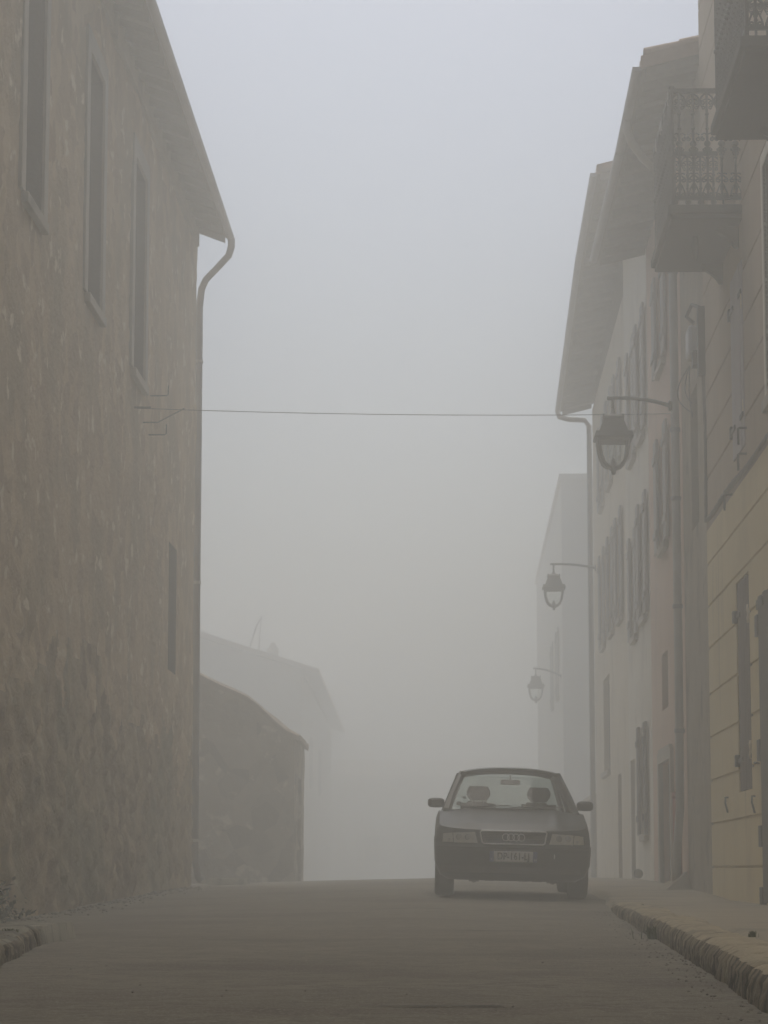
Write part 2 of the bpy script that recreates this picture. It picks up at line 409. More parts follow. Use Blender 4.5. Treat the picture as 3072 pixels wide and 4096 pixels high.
# ------------------------------------------------------------------ shared building parts
def roof(name, W, u0, u1, w0, z0, slope, run, m, parent, th=.1, w0b=None, tiles=True, pitch=.22, z0b=None):
    """pantile roof rising away from the street; eave edge from w0 (at u0) to w0b (at u1)"""
    w0b = w0 if w0b is None else w0b; z0b = z0 if z0b is None else z0b
    g = MB(); nu = max(6, int((u1 - u0) / pitch) * 6)
    def fn(s, t):
        u = u0 + (u1 - u0) * s; we = w0 + (w0b - w0) * s
        w = we - run * t; h = abs(cos(pi * (u - u0) / pitch)) * .055 if tiles else 0
        return W(u, w, z0 + (z0b - z0) * s + slope * run * t + h + th + .004 * noise.noise(V((u * 3, w * 2, 5))))
    g.grid(fn, nu, 10)
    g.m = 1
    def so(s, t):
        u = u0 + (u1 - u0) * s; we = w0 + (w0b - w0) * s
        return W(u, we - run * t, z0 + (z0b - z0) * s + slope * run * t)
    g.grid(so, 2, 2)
    g.m = 0
    g.grid(lambda s, t: (lambda a, b: tuple(V(a).lerp(V(b), t)))(so(s, 0), fn(s, 0)), nu, 1)
    g.grid(lambda s, t: (lambda a, b: tuple(V(a).lerp(V(b), t)))(so(s, 1), fn(s, 1)), nu, 1)
    for e in (0, 1):
        g.grid(lambda s, t: (lambda a, b: tuple(V(a).lerp(V(b), t)))(so(e, s), fn(e, s)), 10, 1)
    # far slope down to the back of the house
    g.add([W(u0, w0 - run, z0 + slope * run + th), W(u1, w0b - run, z0 + slope * run + th), W(u1, w0b - 2 * run, z0 + th), W(u0, w0 - 2 * run, z0 + th)], [(0, 1, 2, 3)])
    r = g.build('roof', [m, M['soffit']], parent, fix=False)
    return r
def rafters(W, u0, u1, w0, za, slope, parent, sp=.6, w0b=None, z0b=None):
    w0b = w0 if w0b is None else w0b; z0b = za if z0b is None else z0b
    g = MB(); n = int((u1 - u0) / sp)
    for i in range(n + 1):
        u = u0 + .06 + (u1 - u0 - .12) * i / n; w = w0 + (w0b - w0) * i / n - .06; z0 = za + (z0b - za) * i / n
        a = [W(u - .04, w, z0 - .09), W(u + .04, w, z0 - .09), W(u + .04, .0, z0 + slope * w - .09), W(u - .04, .0, z0 + slope * w - .09),
             W(u - .04, w, z0 + .012), W(u + .04, w, z0 + .012), W(u + .04, .0, z0 + slope * w - .003), W(u - .04, .0, z0 + slope * w - .003)]
        g.hexa(a)
    return g.pieces('rafter', M['timber'], parent)
def gutter(W, u0, u1, w0, z0, parent, m, w0b=None, r=.06, z0b=None):
    w0b = w0 if w0b is None else w0b; z0b = z0 if z0b is None else z0b
    g = MB()
    def fn(s, t):
        u = u0 + (u1 - u0) * s; w = w0 + (w0b - w0) * s; q = pi + pi * t
        return W(u, w + r - r * cos(q) * 1.0, z0 + (z0b - z0) * s + r * .6 + r * sin(q))
    g.grid(fn, 8, 10); g.grid(lambda s, t: (lambda p: (p[0], p[1], p[2] - .006))(fn(s, t)), 8, 10)
    for e in (0, 1):
        g.add([fn(e, t / 10) for t in range(11)], [tuple(range(11))])
    return g.build('gutter', m, parent, smooth=True, fix=False)
def pane_window(W, u0, u1, z0, z1, depth, parent, shut=None, open_=None, surround=None, name='window', sill=True, glassm=None, bars=True):
    """frame in the opening, one pane, and shutters; returns the window part"""
    g = MB(); t = .07
    g.wbox(W, u0, u1, -depth + .05, -depth, z0, z0 + t); g.wbox(W, u0, u1, -depth + .05, -depth, z1 - t, z1)
    g.wbox(W, u0, u0 + t, -depth + .05, -depth, z0 + t, z1 - t); g.wbox(W, u1 - t, u1, -depth + .05, -depth, z0 + t, z1 - t)
    um = (u0 + u1) / 2
    if bars:
        g.wbox(W, um - .04, um + .04, -depth + .06, -depth, z0 + t, z1 - t)
        for k in (1, 2): zz = z0 + (z1 - z0) * k / 3; g.wbox(W, u0 + t, um - .04, -depth + .045, -depth, zz - .015, zz + .015); g.wbox(W, um + .04, u1 - t, -depth + .045, -depth, zz - .015, zz + .015)
    f = g.build(name, M['timber'], parent)
    p = MB(); p.wbox(W, u0, u1, -depth - .005, -depth - .03, z0, z1); p.build('pane', glassm or M['winglass'], f)
    if surround:
        s = MB(); b, pr, ms = surround
        s.wbox(W, u0 - b, u0, pr, -.02, z0, z1 + b); s.wbox(W, u1, u1 + b, pr, -.02, z0, z1 + b); s.wbox(W, u0, u1, pr, -.02, z1, z1 + b)
        s.build('surround', ms, f, bevel=.008)
    if sill:
        s = MB(); s.wbox(W, u0 - .08, u1 + .08, .07, -.1, z0 - .11, z0); s.build('sill', M['dress'], f, bevel=.01)
    if shut:                       # leaves folded open on the wall or projecting
        ms, ww = shut
        for sgn, ue in ((-1, u0), (1, u1)):
            s = MB(); a, b = (ue - ww, ue - .03) if sgn < 0 else (ue + .03, ue + ww)
            nb = 4
            for k in range(nb):
                s.wbox(W, a + (b - a) * k / nb + .003, a + (b - a) * (k + 1) / nb - .003, .065, .03, z0 - .02, z1 + .02)
            for zz in (z0 + .25, z1 - .25): s.wbox(W, a + .02, b - .02, .085, .066, zz - .05, zz + .05)
            s.build('shutter', ms, f)
    return f

# ------------------------------------------------------------------ left: tall rubble-stone building
lb = thing('stone_building', 'tall rubble stone building with three tall narrow window openings under a deep eave', 'building', LW(30, -3, 0))
holes = [(24.2, 25.35, 6.78, 9.57, .42), (28.6, 29.85, 6.78, 9.57, .42), (33.0, 34.3, 6.78, 9.57, .42), (37.8, 38.9, 3.3, 5.15, .25), (19.8, 21, 6.78, 9.57, .42), (15.4, 16.6, 6.78, 9.57, .42)]
def ldisp(u, z):
    a = 1.0 - sst(1.2, 4.5, z + .5 * noise.noise(V((u * .4, z * .4, 3))))
    a2 = .35 + .65 * sst(.05, .45, noise.noise(V((u * .33, z * .3, 11))) + .08)
    p = V((u / .52, z / .30, .37)); dd = noise.voronoi(p)[0]
    st = min(1., (dd[1] - dd[0]) * 2.2)
    p2 = V((u / .3, z / .2, 5.3)); d2 = noise.voronoi(p2)[0]; st2 = min(1., (d2[1] - d2[0]) * 2.2)
    f = noise.fractal(V((u * 1.4, z * 1.4, 1)), 1.0, 2.0, 5) * .016
    d = f + a * (st * .06 - .025) + (1 - a) * a2 * (st2 * .03 - .012) + .03 * noise.noise(V((u * .5, z * .5, 7)))
    d += (noise.voronoi(V((u * 1.1, z * 1.9, 2.)))[0][0] > .72) * -.012
    for h in holes:
        du = max(h[0] - u, u - h[1], 0); dz = max(h[2] - z, z - h[3], 0); e = sqrt(du * du + dz * dz)
        if e < .35: d = d * (e / .35) - .0 * (1 - e / .35)
    if u > 41.3: d *= .6
    return d
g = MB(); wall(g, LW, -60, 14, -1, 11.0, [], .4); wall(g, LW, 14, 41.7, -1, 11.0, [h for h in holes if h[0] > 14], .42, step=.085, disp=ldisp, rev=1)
for u in (41.7,):
    g.grid(lambda s, t: LW(u, (ldisp(u, -1 + 12 * t) if s == 0 else -12 * s), -1 + 12 * t), 4, 141)
g.add([LW(-60, 0, -1), LW(-60, -12, -1), LW(-60, -12, 11), LW(-60, 0, 11)], [(0, 1, 2, 3)]); g.add([LW(-60, -12, -1), LW(41.7, -12, -1), LW(41.7, -12, 11), LW(-60, -12, 11)], [(0, 1, 2, 3)])
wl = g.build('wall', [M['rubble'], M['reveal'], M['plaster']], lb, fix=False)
for p in wl.data.polygons:
    c = p.center
    if p.material_index == 0 and c.z > 2.3 + .9 * noise.noise(V((c.y * .35, c.z * .5, 2))) + .7 * noise.noise(V((c.y * 1.6, c.z * 1.6, 8))): p.material_index = 2
for p in wl.data.polygons: p.use_smooth = True
for h in holes[:5]:
    low = h[2] < 5
    pane_window(LW, h[0], h[1], h[2], h[3], h[4] - .02, lb, surround=((.24, .03, M['dress']) if not low else None), sill=not low)
roof('roof', LW, -60, 41.6, .53, 10.54, .38, 6.6, M['tile'], lb, th=.12)
rafters(LW, 12, 41.5, .53, 10.54, .38, lb, sp=.55)
g = MB(); g.wbox(LW, -60, 41.5, .05, -.1, 10.4, 10.74); g.build('wall_plate', M['dress'], lb)
gutter(LW, -60, 41.55, .50, 10.50, lb, M['zinc'])
# stained patches hang under the sills as rough render
g = MB(); pipe = [LW(41.35, .58, 10.5), LW(41.42, .575, 10.38), LW(41.55, .52, 10.26), LW(41.8, .30, 10.1), LW(41.92, .12, 9.95), LW(41.95, .05, 9.8), LW(41.95, .02, 9.5), LW(41.95, .02, 5), LW(41.95, .03, .6), LW(41.95, .09, .32), LW(41.95, .14, .26)]
g.tube(pipe, .058, 10)
dp = g.build('downpipe', M['zinc'], lb, smooth=True)
g = MB()
for z in (8.6, 5.0, .9): g.lathe([(.066, -.025), (.07, -.02), (.07, .02), (.066, .025)], LW(41.95, .02, z), 12)
g.pieces('pipe_clip', M['whitebox'], dp)
# iron shutter hooks left on the wall below the third window
g = MB()
for (u, z) in ((35.2, 6.82), (35.0, 6.25)):
    g.tube([LW(u, -.02, z), LW(u, .22, z), LW(u, .24, z + .02), LW(u, .24, z + .14)], .009, 5)
g.pieces('iron_hook', M['dark'], lb)

# ------------------------------------------------------------------ left: houses further on
hs = thing('gabled_house', 'foggy house with a long tiled roof slope beyond the rubble outbuilding', 'house', (-10, 110, 0))
LH = lambda u, w, z: (-6.08 - .0205 * (u - 102) + w, u, z)
g = MB(); wall(g, LH, 102.5, 146, -2.0, 8.35, [(112, 113.5, 4.0, 6.0), (124, 125.5, 4.0, 6.0)], .2); shell(g, LH, 102.5, 146, -2.0, 8.35, 14.4, 2.45)
g.build('wall', M['oldrender'], hs)
pane_window(LH, 112, 113.5, 4.0, 6.0, .2, hs, shut=(M['greyshutter'], .75)); pane_window(LH, 124, 125.5, 4.0, 6.0, .2, hs, shut=(M['greyshutter'], .75))
rf = roof('roof', LH, 102, 146.3, .72, 7.96, .31, 7.8, M['tile2'], hs, th=.15)
g = MB(); g.wbox(LH, 102.7, 103.2, -.9, -1.35, 8.4, 9.02); g.lathe([(.19, 0), (.08, .25)], LH(102.95, -1.12, 9.02), 8)
g.build('chimney', M['oldrender'], rf)
g = MB(); g.tube([(-8.2, 102.8, 8.8), (-7.88, 102.8, 9.88), (-7.65, 102.8, 10.28)], .03, 5); g.tube([(-7.78, 103, 8.7), (-7.75, 102.9, 9.5), (-7.67, 102.8, 10.24)], .024, 5)
g.tube([(-7.95, 102.6, 9.75), (-7.85, 103, 9.75)], .016, 4)
tag(g.build('antenna', M['zinc']), 'thin leaning antenna mast with stay on the foggy tiled roof', 'antenna')

sh = thing('lean_to_shed', 'brownish rubble outbuilding with a sloping roof past the end of the tall stone building', 'shed', (-4.2, 56, 0))
SH = lambda u, w, z: (-3.22 - .012 * (u - 52) + w, u, z)
g = MB()
def shd(u, z): return .03 * noise.fractal(V((u * 2, z * 2, 3)), 1, 2, 4)
def shz(q): return .85 * min(q, .8) + .5 * max(0, q - .8)
wall(g, SH, 52, 56.2, -1.2, 3.05, [(53.6, 54.9, .0, 2.3)], .15, step=.25, disp=shd)
def gb(s, t):
    w = -5 * s; zt = 3.05 + shz(5 * s); return SH(52 + (shd(w, zt * t) if 0 < s else 0), w, -1.2 + (zt + 1.2) * t)
g.grid(gb, 24, 18)
g.add([SH(56.2, 0, -1.2), SH(56.2, -5, -1.2), SH(56.2, -5, 5.8), SH(56.2, 0, 3.05)], [(0, 1, 2, 3)])
g.build('wall', M['shedwall'], sh, fix=False)
g = MB()
def shr(s, t):
    w = .1 - 5.1 * t; q = max(0, -w); return SH(51.9 + 4.4 * s, w, 3.0 + shz(q) + .05 * abs(sin(s * 30)) + .05 + .07 * noise.noise(V((s * 3, t * 7, 2))))
g.grid(shr, 140, 20); g.grid(lambda s, t: (lambda p: (p[0], p[1], p[2] - .1))(shr(s, t)), 140, 20)
for e in (0, 1):
    g.grid(lambda s, t: (lambda p: (p[0], p[1], p[2] - .1 * t))(shr(e, s)), 20, 1); g.grid(lambda s, t: (lambda p: (p[0], p[1], p[2] - .1 * t))(shr(s, e)), 140, 1)
g.build('roof', M['tile3'], sh, fix=False)
g = MB(); g.wbox(SH, 53.62, 54.88, -.1, -.15, .0, 2.29); g.build('door', M['darkwood'], sh)

# pale doorstep stone at the end of the tall building
g = MB(); endslab(g, -4.05, -3.4, 42.6, 43.8, .30, 4); o = g.build('doorstep', M['kerb2'], smooth=True)
for v in o.data.vertices:
    if v.co.z < 0: v.co.z = .1
tag(o, 'low worn stone slab on the ground past the tall stone building', 'slab')

# far wall closing the street
fw = thing('far_house', 'barely visible long house closing the street in the fog behind the car', 'house', (0, 172, -1))
FW = lambda u, w, z: (u, 170 - w, z)
g = MB(); wall(g, FW, -30, 30, -2, 6.4, [(-6, -5, 1, 2.6), (-1, 0, 1, 2.6), (4, 5, 1, 2.6)], .2); shell(g, FW, -30, 30, -2, 6.4, 8, 1.0); g.build('wall', M['oldrender'], fw)
for u in (-6, -1, 4): pane_window(FW, u, u + 1, 1, 2.6, .2, fw, shut=(M['greyshutter'], .5))
roof('roof', FW, -30.3, 30.3, .4, 6.25, .28, 4.5, M['tile2'], fw, tiles=False)

# ------------------------------------------------------------------ right: cream house with balconies
ch = thing('cream_house', 'tall house with cream ground floor, taupe upper floors and two iron balconies', 'house', RW(24, -3, .12))
wA = (25.8, 27.05, 1.22, 3.35); wU = (25.85, 27.0, 4.6, 6.5); dB = (23.4, 24.8, .1, 3.0)
wN = (22.6, 23.9, 4.7, 6.9)
balc = [(25.8, 28.15, .70), (20.1, 22.55, .56)]
hl = [wA + (.14,), wU + (.14,), dB + (.14,), wN + (.2,)] + [(a + .55, b - .55, 7.05, 9.4, .2) for a, b, d in balc] + [(9, 10.1, 1.22, 3.35, .2), (14, 15.1, 1.22, 3.35, .2)]
g = MB()
Z0, ZM, Z1 = -.5, 4.28, 13.2
g.m = 0; wall(g, RW, -60, 30.2, Z0, ZM, [h for h in hl if h[3] < ZM]); g.m = 1; wall(g, RW, -60, 30.2, ZM, Z1, [h for h in hl if h[3] > ZM])
# raised courses leave the horizontal joints as real grooves
joints = [-.45, .47, .955, 1.44, 1.93, 2.42, 2.94, 3.42, 3.9, 4.28, 4.88, 5.34, 5.83, 6.36, 7.05, 7.5, 8.0, 8.5, 9.0, 9.5, 10, 10.5, 11, 11.5, 12, 12.5, 13.1]
for a, b in zip(joints, joints[1:]):
    g.m = 0 if b <= ZM + .01 else 1
    gr = .016
    z0, z1 = a + gr, b - (gr if abs(b - ZM) > .01 else -.016)
    cuts = [(h[0] - .0, h[1] + .0, h[2], h[3]) for h in hl if h[2] < z1 and h[3] > z0]
    segs = [(-8., 30.2)]
    for c in sorted(cuts):
        new = []
        for (p, q) in segs:
            if c[0] > p and c[1] < q: new += [(p, c[0]), (c[1], q)]
            else: new.append((p, q))
        segs = new
    for (p, q) in segs:
        nn = max(1, int((q - p) / .25))
        def ed(u, z, top): return z + .004 * noise.noise(V((u * 2.2, a * 5, top)))
        for i in range(nn):
            u0 = p + (q - p) * i / nn; u1 = p + (q - p) * (i + 1) / nn; t = .02
            zz = [(ed(u0, z0, 0), ed(u0, z1, 1)), (ed(u1, z0, 0), ed(u1, z1, 1))]
            A = [RW(u0, 0.001, zz[0][0] - .004), RW(u0, t, zz[0][0]), RW(u0, t, zz[0][1]), RW(u0, 0.001, zz[0][1] + .004)]
            B = [RW(u1, 0.001, zz[1][0] - .004), RW(u1, t, zz[1][0]), RW(u1, t, zz[1][1]), RW(u1, 0.001, zz[1][1] + .004)]
            g.add(A + B, [(0, 1, 5, 4), (1, 2, 6, 5), (2, 3, 7, 6)] + ([(0, 1, 2, 3)] if i == 0 else []) + ([(4, 5, 6, 7)] if i == nn - 1 else []))
    for c in cuts:                              # courses left and right end at openings; strips above or below are filled
        for zz0, zz1 in ((z0, min(z1, c[2])), (max(z0, c[3]), z1)):
            if zz1 - zz0 > .03:
                g.wbox(RW, c[0], c[1], .02, .001, zz0, zz1)
g.m = 1; shell(g, RW, -60, 30.2, Z0, Z1, 9)
g.add([RW(-60, 0, Z1), RW(30.2, 0, Z1), RW(30.2, -9, Z1), RW(-60, -9, Z1)], [(0, 1, 2, 3)])
g.build('wall', [M['cream'], M['mauve']], ch, fix=False)

def closed_shutter(r, ms, wo=-.06, split=True, strap=True, label=None):
    u0, u1, z0, z1 = r[:4]; f = MB()
    f.wbox(RW, u0, u1, -.10, -.135, z0, z1)
    fr = f.build('window', M['darkwood'], ch)
    um = (u0 + u1) / 2
    for a, b in ((u0 + .006, um - .008), (um + .008, u1 - .006)):
        s = MB(); nb = 5
        for k in range(nb):
            x0 = a + (b - a) * k / nb; x1 = a + (b - a) * (k + 1) / nb; j = random.uniform(-.004, .004)
            s.wbox(RW, x0 + .004, x1 - .004, wo + j + .03, wo, z0 + .005 + random.uniform(0, .012), z1 - .005 - random.uniform(0, .02))
        if label:
            pass
        leaf = s.build('shutter', ms, fr, bevel=.003)
    if strap:
        s = MB()
        for zz in (z0 + .32, z1 - .34):
            s.wbox(RW, u1 - .34, u1 - .01, wo + .045, wo + .031, zz - .025, zz + .025); s.wbox(RW, u1 - .01, u1 + .11, .05, .0, zz - .06, zz + .06)
            s.wbox(RW, u0 + .01, u0 + .3, wo + .045, wo + .031, zz - .025, zz + .025)
        s.pieces('strap_hinge', M['dark'], fr, bevel=.004)
        s = MB()
        for zz in (z0 + .38, z1 - .42): s.lathe([(.02, -.09), (.026, -.05), (.018, 0), (.026, .04), (.02, .09)], RW(u0 + .04, .02, zz), 8)
        s.pieces('hinge_pin', M['creampaint'], fr, smooth=True)
    return fr
fa = closed_shutter(wA, M['shutter'], -.02)
fu = closed_shutter(wU, M['mauveshutter'], .0)
fb = MB(); fb.wbox(RW, dB[0], dB[1], -.1, -.135, dB[2], dB[3]); fb = fb.build('door', M['darkwood'], ch)
s = MB()
for k in range(7):
    x0 = dB[0] + (dB[1] - dB[0]) * k / 7; x1 = dB[0] + (dB[1] - dB[0]) * (k + 1) / 7; s.wbox(RW, x0 + .004, x1 - .004, .045, .01, dB[2] + .04, dB[3] - random.uniform(0, .03))
s.build('shutter', M['darkwood'], fb, bevel=.003)
s = MB()
for zz in (.18, .75, 1.55, 2.72): s.wbox(RW, 24.78, 24.98, .06, .014, zz - .1, zz + .1)
s.wbox(RW, 24.3, 24.80, .062, .046, 2.86, 2.95)
s.pieces('hinge', M['dark'], fb, bevel=.005)
s = MB()
for u, z, d in ((25.3, 1.45, 0), (25.55, 1.14, 1), (28.2, 1.2, 1)):
    if d: s.tube([RW(u, .0, z), RW(u, .05, z), RW(u - .02, .055, z - .06), RW(u - .05, .035, z - .16)], .011, 5)
    else: s.tube([RW(u, .0, z), RW(u, .05, z), RW(u - .24, .05, z - .01)], .011, 5)
for u, z in ((25.75, 4.5), (27.2, 4.3), (25.7, 4.75)):
    s.tube([RW(u, .0, z), RW(u, .09, z), RW(u + .05, .10, z), RW(u + .05, .10, z - .16)], .012, 5)
s.pieces('shutter_hook', M['dark'], ch)
pane_window(RW, *wN, .18, ch, surround=(.13, .03, M['pale']))
for h in hl[6:8]: pane_window(RW, *h[:4], .18, ch, shut=(M['shutter'], .55))
for h in hl[4:6]: pane_window(RW, *h[:4], .18, ch, name='balcony_door', sill=False)

# ---- wrought iron balcony
def spiral(c, r0, turns, sgn, start, n=11):
    out = []
    for i in range(n + 1):
        t = i / n; q = start + sgn * turns * 2 * pi * t; r = r0 * (1 - .8 * t)
        out.append((c[0] + r * cos(q), c[1] + r * sin(q)))
    return out
def bay(mb, P, p0, bw):
    """one baluster with its scrollwork; P(p, q, z) maps panel coordinates to the world"""
    def T(pl, r=.0095, n=4): mb.tube([P(p0 + a, 0, z) for a, z in pl], r, n, False)
    def ring(z, r, h): mb.tube([P(p0, 0, z - h), P(p0, 0, z), P(p0, 0, z + h)], [.012, r, .012], 6, False)
    mb.tube([P(p0, 0, 0.0), P(p0, 0, 1.10)], .0135, 5, False)
    h = bw / 2
    T([(h * cos(pi * t / 8), .985 + .095 * sin(pi * t / 8)) for t in range(9)])
    for sg in (-1, 1):
        T([(sg * a, z) for a, z in [(0, 1.03), (.03, 1.02)] + spiral((.034, .99), .026, 1.2, -1, pi / 2)], .008)
        T([(sg * a, z) for a, z in [(h, .985), (.05, .95)] + spiral((.036, .935), .022, 1.1, 1, .4)], .008)
        T([(sg * a, z) for a, z in [(.01, .89), (.035, .90)] + spiral((.044, .615), .024, 1.2, -1, pi / 2)][2:], .0085)
        T([(sg * a, z) for a, z in [(0, .66), (.03, .675), (.06, .655)]], .008)
        T([(sg * a, z) for a, z in [(0, .53)] + spiral((.034, .505), .018, 1.1, 1, pi * .6)], .008)
        T([(sg * a, z) for a, z in [(0, .455), (.02, .45), (.026, .475), (.01, .5)]], .008)
        T([(sg * a, z) for a, z in [(0, .25), (.03, .262), (.05, .25)]], .008)
        T([(sg * a, z) for a, z in [(0, .225), (.018, .235)] + spiral((.036, .19), .026, 1.2, -1, pi / 2)], .0085)
        T([(sg * a, z) for a, z in [(.004, .16), (.022, .13), (.044, .08), (.058, .035), (.062, .0)]], .008)
        T([(sg * a, z) for a, z in [(.06, .02), (.05, .005)] + spiral((.036, .035), .024, 1.2, -1, -pi / 2)], .0085)
        T([(sg * a, z) for a, z in [(.0, .155), (.012, .12), (.010, .09)]], .008)
    for z, r in ((.87, .024), (.72, .022), (.42, .022), (.34, .016)): ring(z, r, .018)
    c = P(p0, 0, .565); mb.ball(c, .034, 8); mb.ball(P(p0, 0, .13), .018, 6); mb.ball(P(p0, 0, .19), .02, 6)
def balcony(u0, u1, d, zf):
    b = MB(); b.wbox(RW, u0 - .05, u1 + .05, d + .06, 0.014, zf - .09, zf); b.wbox(RW, u0 - .02, u1 + .02, d + .02, 0.014, zf - .14, zf - .09)
    sl = b.build('balcony', M['slab'], ch, bevel=.012)
    zr = zf + .07
    r = MB()
    def bar(pa, pb, hw, hh):
        pa, pb = V(pa), V(pb); t = (pb - pa).normalized(); s_ = t.cross(V((0, 0, 1))).normalized() * hw; up = V((0, 0, hh))
        r.hexa([pa - s_ - up, pb - s_ - up, pb + s_ - up, pa + s_ - up, pa - s_ + up, pb - s_ + up, pb + s_ + up, pa + s_ + up])
    zt = zr + 1.11
    for z, hw, hh in ((zt, .026, .02), (zr, .016, .014)):
        bar(RW(u0, .016, z), RW(u0, d + .02, z), hw, hh); bar(RW(u1, .016, z), RW(u1, d + .02, z), hw, hh); bar(RW(u0 + .03, d, z + .002), RW(u1 - .03, d, z + .002), hw, hh)
    for u in (u0, u1): r.tube([RW(u, d, zf), RW(u, d, zt)], .018, 6); r.ball(RW(u, d, zt + .035), .03, 8)
    for u in (u0 + (u1 - u0) / 3, u0 + 2 * (u1 - u0) / 3): r.tube([RW(u, d, zf), RW(u, d, zr)], .012, 5)
    for p in (.2, .4): r.tube([RW(u0, p, zf), RW(u0, p, zr)], .010, 5)
    r.build('handrail', M['iron'], sl)
    n = max(3, round(d / .137)); bw = d / n
    for u in (u0, u1):
        e = MB()
        for k in range(n): bay(e, lambda p, q, z: RW(u, p, zr + z), bw * (k + .5), bw)
        e.build('railing_panel', M['iron'], sl)
    e = MB(); n = round((u1 - u0) / .137); bw = (u1 - u0) / n
    for k in range(n): bay(e, lambda p, q, z: RW(u0 + p, d, zr + z), bw * (k + .5), bw)
    e.build('railing_panel', M['iron'], sl)
    for u in (u0 + .35, u1 - .35):
        e = MB(); pl = [(.022, zf - .36), (.06, zf - .35), (.10, zf - .29), (.16, zf - .24), (.22, zf - .2), (.24, zf - .16), (.24, zf - .14), (.022, zf - .14)]
        nn = len(pl); vs = [RW(u - .05, w, z) for w, z in pl] + [RW(u + .05, w, z) for w, z in pl]
        e.add(vs, [tuple(range(nn))[::-1], tuple(range(nn, 2 * nn))] + [(i, (i + 1) % nn, nn + (i + 1) % nn, nn + i) for i in range(nn)])
        e.build('bracket', M['slab'], sl)
    e = MB(); e.tube([RW(u0 + .75, d - .28, zf - .14), RW(u0 + .75, d - .28, zf - .2), RW(u0 + .75, d - .28, zf - .26), RW(u0 + .75, d - .28, zf - .36), RW(u0 + .75, d - .28, zf - .4)], [.03, .034, .03, .014, .01], 8)
    e.build('finial', M['iron'], sl)
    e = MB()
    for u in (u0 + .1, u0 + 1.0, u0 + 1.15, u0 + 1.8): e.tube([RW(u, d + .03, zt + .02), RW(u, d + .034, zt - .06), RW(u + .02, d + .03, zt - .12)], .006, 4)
    e.pieces('white_strip', M['whitebox'], sl)  # short thin white strips hanging from the front handrail
    return sl
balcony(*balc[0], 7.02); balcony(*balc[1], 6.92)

# ------------------------------------------------------------------ right: houses further down
def house(name, label, loc, u0, u1, zt, m, we, ze, slope, holes, deep=8, web=None, gut=None, zeb=None):
    t = thing(name, label, 'house', loc)
    g = MB(); off = -.02
    wall(g, lambda u, w, z: RW(u, w + off, z), u0, u1, -1, zt, holes, .18); shell(g, lambda u, w, z: RW(u, w + off, z), u0, u1, -1, zt, deep, slope * deep / 2 * .9)
    g.build('wall', m, t)
    web = we if web is None else web; zeb = ze if zeb is None else zeb
    roof('roof', RW, u0 - .02, u1 - .03, we - .1, ze - .14, slope, deep / 2 + we, M['tile'], t, w0b=web - .1, z0b=zeb - .14)
    rafters(RW, u0, u1 - .05, we - .1, ze - .14, slope, t, w0b=web - .1, z0b=zeb - .14)
    if gut: gutter(RW, u0, u1 - .04, we - .12, ze - .15, t, gut, w0b=web - .12, z0b=zeb - .15)
    return t
RO = lambda u, w, z: RW(u, w - .02, z)
rh = house('roughcast_house', 'narrow house of rough grey-brown render next to the cream house, deep tiled eave', RW(32, -3, .1), 30.24, 33.9, 10.05, M['rough'], .80, 9.95, .25, [(31.6, 32.6, 4.6, 6.3)], gut=M['zinc'])
pane_window(RO, 31.6, 32.6, 4.6, 6.3, .16, rh, shut=None, sill=False)
# verge row of barrel tiles seen above the eave
rfo = [c for c in rh.children if c.name.startswith('roof')][0]
g = MB()
for k in range(8):
    w0 = .66 - .42 * k; z0 = 9.97 + .25 * .42 * k
    vs = []; 
    for t in range(2):
        for q in range(7):
            a = pi * q / 6; r = .10 - .022 * t
            vs.append(RW(30.33 + r * cos(a) * 1.2, w0 - .47 * t, z0 + .118 * t + .02 + r * sin(a)))
    g.add(vs, [(q, q + 1, 8 + q, 7 + q) for q in range(6)]); g.add([(p[0] , p[1], p[2] - .012) for p in vs], [(q, q + 1, 8 + q, 7 + q) for q in range(6)])
g.pieces('verge_tile', M['tile'], rfo, fix=False)
ph = house('pink_house', 'pinkish rendered house with arched dark doorway beside the grey downpipe', RW(37, -3, .1), 33.92, 40.2, 10.0, M['pink'], .80, 9.95, .25,
           [(36.3, 38.4, .0, 1.95), (36.9, 38.1, 2.7, 3.5), (36.6, 37.8, 5.0, 6.6), (36.6, 37.8, 7.6, 9.0)], web=.86, gut=M['zinc'])
g = MB(); g.wbox(RO, 36.3, 38.4, -.1, -.16, -.2, 1.95); dr = g.build('door', M['darkwood'], ph)
g = MB(); g.wbox(RO, 36.1, 36.3, .05, -.02, -.2, 2.1); g.wbox(RO, 38.4, 38.6, .05, -.02, -.2, 2.1); g.wbox(RO, 36.3, 38.4, .05, -.02, 1.95, 2.15); g.build('door_surround', M['dress'], dr)
pane_window(RO, 36.9, 38.1, 2.7, 3.5, .16, ph, sill=False)
pane_window(RO, 36.6, 37.8, 5.0, 6.6, .16, ph, shut=(M['greyshutter'], .6)); pane_window(RO, 36.6, 37.8, 7.6, 9.0, .16, ph, shut=(M['greyshutter'], .6))
g = MB(); g.tube([RW(32.3, .74, 9.8), RW(32.35, .74, 9.68), RW(32.5, .68, 9.56), RW(33.0, .5, 9.48), RW(33.5, .2, 9.36), RW(33.85, .09, 9.2), RW(33.9, .07, 8.9), RW(33.9, .07, 6), RW(33.9, .07, 3), RW(33.9, .08, 1.2), RW(33.95, .12, .7), RW(34.0, .14, .25)], .055, 10)
pp = g.build('downpipe', M['greypipe'], rh, smooth=True)
g = MB()
for z in (8.2, 6.1, 5.2, 3.8, 2.2): g.lathe([(.06, -.03), (.068, -.02), (.068, .02), (.06, .03)], RW(33.9, .07, z), 10)
g.pieces('pipe_clip', M['zinc'], pp)
g = MB(); g.tube([RW(34.25, .09, .1), RW(34.25, .09, 1.42)], .058, 10); g.lathe([(.068, -.05), (.068, .03)], RW(34.25, .09, 1.40), 10)
g.build('standpipe', M['redpipe'], ph, smooth=True)
g = MB()
